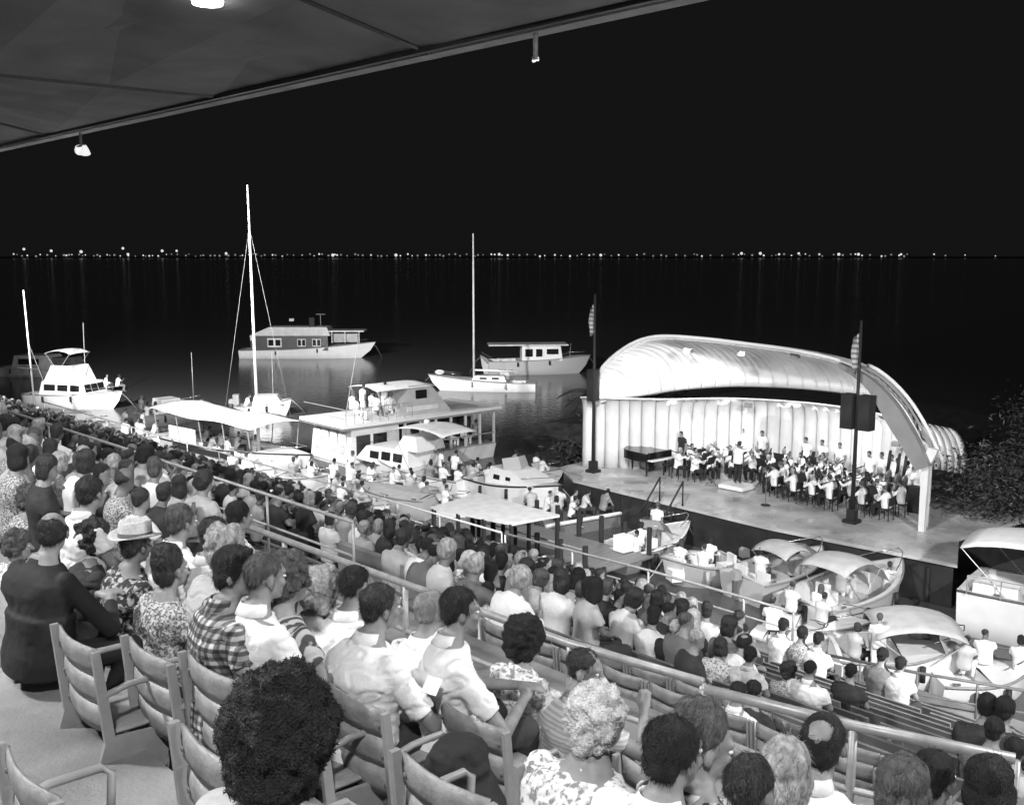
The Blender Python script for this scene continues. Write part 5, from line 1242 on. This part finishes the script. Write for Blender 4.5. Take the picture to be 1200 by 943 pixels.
c = MB().prism([(2.9, 2.84), (6.4, 2.84), (5.2, 4.3), (3.8, 4.3)], -1.4, 1.4, None, .85).build('upper_cabin', mat('cabin_canvas', .42, .7, 3, .1), r)
for s_ in (-1, 1): MB().box((4.5, s_*1.29, 3.85), (.7, .05, .45)).build('window', glass_dark, c)
P = [[(x, y, 4.38-.1*abs(y)**2) for y in (-1.3, -.65, 0, .65, 1.3)] for x in (1.7, 2.4, 3.2, 4.0, 4.8, 5.4)]
MB().grid(P, .03).build('upper_canopy', canvas_white, r, True)
for s_ in (-1, 1): MB().tube([(1.8, s_*1.2, 4.2), (2.3, s_*1.25, 2.84)], .03, 6).build('canopy_pole', rail_paint, r)
MB().box((4.5, -1.42, 3.15), (2.0, .04, .25)).build('name_board', white_dull, c)
crew(r, [(.6, -1.1), (1.2, .3), (1.9, -.9), (2.4, .2), (2.6, -1.2)], 2.84); crew(r, [(1.3, -.6), (2.8, -.4)], 2.84, True)
MB().tube([(.9, .4, 2.84), (1.7, .3, 6.6)], .02, 5).build('antenna', rail_paint, r)
crew(r, [(3.6+i*.9, -1.4) for i in range(6)], .84)
# 11 white cruiser, hard top, bow to the left
r, L = boat('cabin_cruiser', 'white cabin cruiser with hard top and three side windows, bow to the left', 'boat', W(556, 583), W(440, 560), 2.9, .95, 1.5, cock=(.04, .42))
cabin(r, [(3.2, .9), (6.9, 1.15), (6.2, 1.85), (3.4, 1.95)], 2.1, .88, wins=((3.7, 4.3, 1.3, 1.7), (4.5, 5.1, 1.3, 1.7), (5.3, 5.9, 1.3, 1.65)))
cabin(r, [(2.7, 1.9), (4.2, 1.93), (3.7, 2.6), (2.9, 2.6)], 1.9, .9, name='wheelhouse'); bimini(r, .9, 4.2, 2.4, 3.05, .12, .9); MB().ell((3.0, 0, 3.25), (.15, .15, .12)).build('searchlight', white_paint, r, True)
crew(r, [(.8, -.6), (1.5, .5), (2.1, -.5), (.6, .5), (2.5, .4)], .3); crew(r, [(1.2, 0), (2.3, -.2)], .3, True)
# 12 white motor cruiser, bow to lower right
r, L = boat('motor_cruiser', 'white motor cruiser with long foredeck pointing to the lower right', 'boat', W(562, 582), W(650, 606), 2.3, 1.05, 1.5, cock=(.04, .3), stripe=black_matt)
cabin(r, [(1.4, 1.0), (4.4, 1.3), (3.0, 1.75), (1.6, 1.8)], 1.7, .8, wins=((1.9, 2.3, 1.3, 1.5), (2.7, 3.0, 1.35, 1.5))); windshield(r, 2.9, 1.5, 1.75, .55); crew(r, [(.7, 0)], .4)
# 13 grey flat hull and white dock canopy
r, L = boat('work_boat', 'long pale grey flat boat lying left of the white canopy', 'boat', W(508, 606), W(424, 595), 2.0, .9, 1.2, mat('hull_pale_grey', .42, .4), canvas_grey, cock=(.05, .08))
def frame_roof():
    P_ = [at(505, 594, 2.7), at(560, 577, 2.7), at(656, 603, 2.7), at(600, 613, 2.7)]
    r = thing('dock_canopy', 'flat white canopy roof on posts over the landing dock', 'canopy', P_[0]); o = P_[0]; Q = [p-o for p in P_]
    m = MB(); m.grid([[Q[0]*(1-t)+Q[1]*t, Q[3]*(1-t)+Q[2]*t] if 0 else [ (Q[0]*(1-t)+Q[1]*t)*(1-s_)+(Q[3]*(1-t)+Q[2]*t)*s_ for s_ in (0, .25, .5, .75, 1)] for t in (0, .33, .66, 1)], .08); m.build('canopy_sheet', canvas_grey, r)
    for t in (0, .33, .66, 1):
        for A, B_ in ((Q[0], Q[3]), (Q[1], Q[2])):
            p = A*(1-t)+B_*t; p = p*.96+Q[2]*.02; MB().box((p.x, p.y, p.z-1.2), (.1, .1, 2.3)).build('post', black_matt, r)
frame_roof()
# landing dock
def dock():
    r = thing('landing_dock', 'wooden landing dock with dark piles between stands and stage', 'dock', (-24.6, 25.6, 0))
    for i in range(22): MB().box((-2.6+i*.27, 0, .75), (.25, 3.2, .06)).build('plank', wood_deck, r)
    for i in range(6):
        for s_ in (-1, 1): MB().tube([(-2.5+i*1.1, s_*1.65, -1), (-2.5+i*1.1, s_*1.65, 1.75)], .09, 8).build('pile', black_matt, r)
    MB().tube([(-2.5, -1.65, 1.6), (3.0, -1.65, 1.6)], .03, 6).build('dock_rail', rail_paint, r)
dock()
fl = thing('float_frame', 'white edged triangular float between the dock and the stage', 'float', (0, 0, 0))
T_ = [at(672, 566, .5), at(735, 601, .5), at(640, 618, .5), at(628, 588, .5)]
MB().add([(p.x, p.y, .42) for p in T_]+[(p.x, p.y, -.2) for p in T_], [(0, 1, 2, 3), (0, 4, 5, 1), (1, 5, 6, 2), (2, 6, 7, 3), (3, 7, 4, 0)]).build('float_deck', wood_deck, fl)
for i, j in ((0, 1), (1, 2)): MB().tube([T_[i]+Vector((0, 0, .05)), T_[j]+Vector((0, 0, .05))], .08, 6).build('white_edge', white_paint, fl)
FLP = (640, 668, 684, 655, 672, 706, 650, 624)
for i, (px, py) in enumerate(((640, 606), (668, 611), (684, 604), (655, 600), (672, 604), (706, 604), (650, 612), (624, 600))):
    p = at(px, py, .45); small('sit_'+random.choice(HK), p-Vector((0, 0, .2)), random.uniform(-1, 1), f'person sitting low on the float beside the stage, {ordn(1+sum(1 for q in FLP if q < px))} from the left', 'people on the float', random.choice(HAIRS[:6]), random.choice([cloth_white, cloth_offwhite, skin, cloth_light]), cloth_dark)
# 14 cluster of small open boats packed with people
for i, (sx, sy, bx, by, lab) in enumerate(((372, 585, 432, 590, 'small white open boat crammed with people beside the crowd'), (395, 572, 455, 580, 'small white boat rafted behind the crammed open boat'), (330, 566, 385, 574, 'small open boat at the foot of the awning boat'), (540, 572, 590, 584, 'small open boat with dark cushions by the hard top cruiser'), (590, 560, 655, 566, 'low open boat in the dark left of the stage'), (448, 578, 512, 592, 'white open boat wedged behind the pale grey flat boat'), (520, 566, 556, 572, 'little white tender tucked behind the hard top cruiser'), (385, 596, 452, 610, 'white open boat nosing the packed crowd under the pale grey boat'), (262, 556, 318, 566, 'small white boat under the edge of the awning boat'), (478, 596, 548, 606, 'low white skiff under the left edge of the dock canopy'))):
    r, L = boat('open_boat', lab, 'boat', W(sx, sy), W(bx, by), 1.6, .5, .8, cock=(.05, .75)); crew(r, [(.5+j*.55, (-1)**j*.35) for j in range(4)], .15); windshield(r, L*.75, 1.1, .7, .3)
    if i < 2: crew(r, [(.8, .1)], .15, True)
# 16 wooden runabout
r, L = boat('runabout', 'grey hulled runabout with white rim moored at the stage corner', 'boat', W(716, 668), W(800, 646), 2.1, .75, 1.15, mat('hull_grey', .36, .35), cock=(.05, .72), stripe=white_paint)
windshield(r, L*.72, 1.6, 1.0, .4); bseat(r, 1.0, -.4, .25); bseat(r, 1.0, .4, .25); bseat(r, 2.3, .4, .25); crew(r, [(.6, -.5), (1.6, .2)], .2); crew(r, [(2.6, .3)], .25, True)
m = MB(); m.box((.1, -.5, 1.1), (.5, .5, .55)); m.build('white_cooler', white_paint, r)
# 17 rounded grey boat full of gear
r, L = boat('open_boat', 'round bowed grey boat full of cushions and people in front of the stage', 'boat', W(860, 676), W(782, 684), 2.2, .7, 1.0, mat('hull_grey', .36, .35), cock=(.05, .8)); crew(r, [(.8, -.4), (1.4, .4), (2.0, -.2)], .15); outboard(r, .2); bseat(r, 2.4, .3, .2); bseat(r, .5, .3, .2)
# 18 bimini boat, transom to the left
r, L = boat('motor_boat', 'white motor boat with a half folded bimini right of the grey boat', 'boat', W(868, 704), W(955, 682), 2.3, .8, 1.25, mat('hull_greyish_white', .5, .4), cock=(.05, .62)); bimini(r, 1.2, 2.5, 1.5, 1.6, .3, .8, canvas_grey); windshield(r, 3.2, 1.7, 1.05); bseat(r, .7, -.5, .25); bseat(r, .7, .5, .25); crew(r, [(1.3, .4), (2.0, -.4)], .2); outboard(r, 0)
# 19 bimini boat
r, L = boat('motor_boat', 'white motor boat with smooth bimini top and a curved bow at centre right', 'boat', W(938, 738), W(1046, 702), 2.5, .85, 1.35, mat('hull_greyish_white', .5, .4), cock=(.04, .78)); bimini(r, .9, 2.7, 1.7, 1.9, .25, .85, canvas_grey); windshield(r, 3.4, 1.8, 1.15); bseat(r, 3.9, .5, .25); bseat(r, 1.9, .5, .25)
crew(r, [(.3, -.3), (2.6, .5), (3.9, -.3)], .2); outboard(r, .4)
r, L = boat('runabout', 'flat white runabout with people perched on its deck in front of the bimini boat', 'boat', W(905, 742), W(1010, 758), 1.9, .55, .8, white_paint, white_paint, cock=(.3, .6)); crew(r, [(.5, .2), (1.4, -.3)], .3)
r, L = boat('motor_boat', 'white boat with pale bimini and raked windshield at lower right', 'boat', W(975, 790), W(1120, 798), 2.4, .8, 1.2, white_paint, cock=(.04, .5)); bimini(r, .9, 3.1, 2.1, 1.7, .3, .8, canvas_grey); windshield(r, 3.0, 1.7, 1.0, .5); crew(r, [(.5, -.3), (2.3, .4)], .25); crew(r, [(1.0, -.7)], .2, True)
r, L = boat('runabout', 'low white speedboat right of the pale bimini with a sunbathing figure', 'boat', W(1090, 812), W(1200, 812), 1.9, .55, .8, white_paint, white_paint, cock=(.2, .5)); crew(r, [(.8, 0), (1.5, .3)], .3); crew(r, [(2.2, -.2)], .3)
r, L = boat('runabout', 'small white boat bow behind the child at the right benches', 'boat', W(880, 760), W(965, 775), 1.7, .5, .75, white_paint, white_paint, cock=(.2, .5)); crew(r, [(.6, 0)], .3)
# 21 large white cruiser at right edge
st_ = W(1122, 736); r, L = boat('cabin_cruiser', 'large white cruiser with canvas top cut off by the right edge', 'boat', (st_.x, st_.y+.6, 0), (st_.x+9, st_.y+2.0, 0), 3.2, 1.45, 2.0, cock=(.03, .5), floor=.5, stripe=rail_dark)
bimini(r, .0, 3.3, 2.6, 2.95, .3, 1.4); cabin(r, [(4, 1.3), (8, 1.6), (7, 2.6), (4.2, 2.7)], 2.3, .85, wins=((4.6, 6.4, 1.9, 2.4),))
MB().box((1.0, -.9, 1.45), (1.2, .7, .5)).build('cushion', canvas_white, r); MB().box((2.6, -.6, 1.3), (1.0, .8, .7)).build('seat', canvas_white, r)
for i in range(4): MB().tube([(.3+i*.9, -1.5, 1.4), (.3+i*.9, -1.5, 1.95)], .02, 5).build('rail_post', rail_paint, r)
MB().tube([(.3, -1.5, 1.95), (3.3, -1.5, 1.95)], .02, 5).build('top_rail', rail_paint, r); crew(r, [(2.2, .4)], .5)
r, L = boat('dinghy', 'small dinghy with an outboard at the right end of the stage', 'boat', W(1150, 640), W(1118, 640), 1.3, .4, .6); outboard(r, 0, .9)

# ------------------------------------------------------------------ island trees behind the stage
MB().grid([[Vector((x, y+2.2*math.sin(x*.3), -.3+ (1.1 if 0 < i < 5 else 0)+.15*math.sin(x))) for x in range(-44, 14, 3)] for i, y in enumerate((43.5, 46, 52, 60, 70, 80))]).build('island_ground', soil).__setitem__('kind', 'structure')
def tree(name, lab, x, y, z0, h, rad, n, cat='tree', flat=1., group=None, seed=0, trunk=True, ls=.16):
    rr = random.Random(seed); r = thing(name, lab, cat, (x, y, z0), 0, group)
    ends = []
    m = MB(); m.tube([(0, 0, -.2), (.1, 0, h*.3), (rr.uniform(-.2, .2), .1, h*.55)], .07+.018*h, 8, r2=.05+.008*h)
    for i in range(7):
        a = rr.uniform(0, 2*PI); k = rr.uniform(.5, .85); e = Vector((math.cos(a)*rad*k, math.sin(a)*rad*k, h*rr.uniform(.5, .92))); ends.append(e); m.tube([(.1, 0, h*rr.uniform(.25, .45)), e*.6+Vector((0, 0, h*.1)), e], .05, 5, r2=.015)
    m.build('trunk', bark, r, True)
    m = MB(); cl = ends+[Vector((rr.gauss(0, rad*.45), rr.gauss(0, rad*.45), h*rr.uniform(.3, 1.0))) for _ in range(10)]
    for i in range(n):
        c = rr.choice(cl); s_ = rad*.3; p = c+Vector((rr.gauss(0, s_), rr.gauss(0, s_), rr.gauss(0, s_*.8)*flat))
        d = Vector((rr.gauss(0, 1), rr.gauss(0, 1), rr.gauss(0, .6))).normalized(); u = d.cross(Vector((rr.gauss(0, 1), rr.gauss(0, 1), 1))).normalized(); L_ = ls*rr.uniform(.6, 1.4)
        m.add([p, p+d*L_+u*L_*.35, p+d*L_*2, p+d*L_-u*L_*.35], [(0, 1, 2, 3)])
    m.build('crown', leaf, r)
def palm(x, y, z0, h, lab):
    r = thing('palm_tree', lab, 'palm'); r.location = (x, y, z0)
    MB().tube([(0, 0, -.2), (.2, 0, h*.5), (.1, .1, h)], .16, 8, r2=.1).build('trunk', bark, r, True); rr = random.Random(int(x*7))
    for i in range(15):
        a = i*2*PI/15+rr.uniform(-.2, .2); L_ = rr.uniform(1.7, 2.4); el = rr.uniform(.1, .8); m = MB(); sp_ = []
        for k in range(8):
            t = k/7; sp_.append(Vector((math.cos(a)*L_*t, math.sin(a)*L_*t, h+L_*(math.sin(el)*t-.75*t*t))))
        m.tube(sp_, .02, 4)
        sd = Vector((-math.sin(a), math.cos(a), 0))
        for k in range(1, 22):
            t = k/22*6.99; j = int(t); p = sp_[j]*(1-(t-j))+sp_[min(j+1, 7)]*(t-j)
            for s_ in (-1, 1):
                e = p+sd*s_*.45*(1-.6*k/22)+Vector((math.cos(a)*.2, math.sin(a)*.2, -.22)); m.add([p, (p+e)/2+Vector((0, 0, .03)), e, (p+e)/2-Vector((math.cos(a)*.03, math.sin(a)*.03, .02))], [(0, 1, 2, 3)])
        m.build('frond', leaf, r)
tp_ = at(640, 530, .8); palm(tp_.x+.6, 41.5, .3, 3.2, 'low palm with lit fronds left of the shell')
tree('shrub', 'dark leafy shrub left of the shell behind the pole', -31.8, 40.5, .2, 3.4, 2.0, 2600, 'shrub', seed=3)
tree('shrub', 'dark shrub at the water left of the palm', -37.5, 45.2, .2, 2.8, 2.2, 2200, 'shrub', seed=4)
tree('shrub', 'low dark shrub at the foot of the left flag pole', -33.5, 37.2, .0, 1.8, 1.4, 1500, 'shrub', seed=14)
for i, (x, y, h, rad, lab) in enumerate(((-13.6, 39.6, 3.6, 2.0, 'leafy dark shrub touching the right end of the shell'), (-11.8, 42.8, 4.6, 2.4, 'dark bushy tree right of the shell'), (-9.0, 41.6, 3.9, 2.2, 'dark tree near the right edge above the canvas top'), (-7.2, 45, 5.0, 2.6, 'tall dark tree at the right edge of the picture'), (-14.6, 45.5, 4.6, 2.4, 'dark tree behind the rear scallops of the shell'))):
    tree('tree', lab, x, y, .2, h, rad, 6000, seed=20+i, ls=.1)

# ------------------------------------------------------------------ far shore and its lights
MB().box((0, 0, 1.6), (9000, 60, 3.2)).build('far_shore', mat('shore_land', .02, .9), None, False, FWD*0+Vector((FWD.x, FWD.y, 0)).normalized()*3100, HEAD).__setitem__('kind', 'structure')
rs = random.Random(11); sm = [MB().ell((0, 0, 0), (1, 1, 1), 10, 6).mesh('shore_light', m_) for m_ in (shore_on, shore_dim)]
def shore(px, py, rad, bright):
    d = ray(px, py); p = EYE+d*(3000/d.dot(FWD)); o = ob('shore_light', sm[0 if bright else 1], None, p, s=rad)
    tag(o, 'bright point of light on the far shore' if bright else 'faint point of light on the far shore', 'light', 'lights along the far shore')
for px, py in ((28, 292), (60, 294), (95, 295), (144, 291), (150, 298), (190, 294), (207, 294), (265, 297), (869, 297), (891, 297), (913, 298), (936, 297), (960, 298), (983, 298), (1006, 298), (1056, 298), (390, 299), (464, 299), (585, 298), (704, 299), (595, 299)): shore(px, py, rs.uniform(3, 4.6), True)
px = 16
while px < 1195:
    dens = 6 if px < 620 else (8 if px < 1060 else 26)
    shore(px, 299+rs.uniform(-1.3, 1.3), rs.uniform(1.5, 3.0), rs.random() < .35); px += rs.uniform(.4, 1.7)*dens
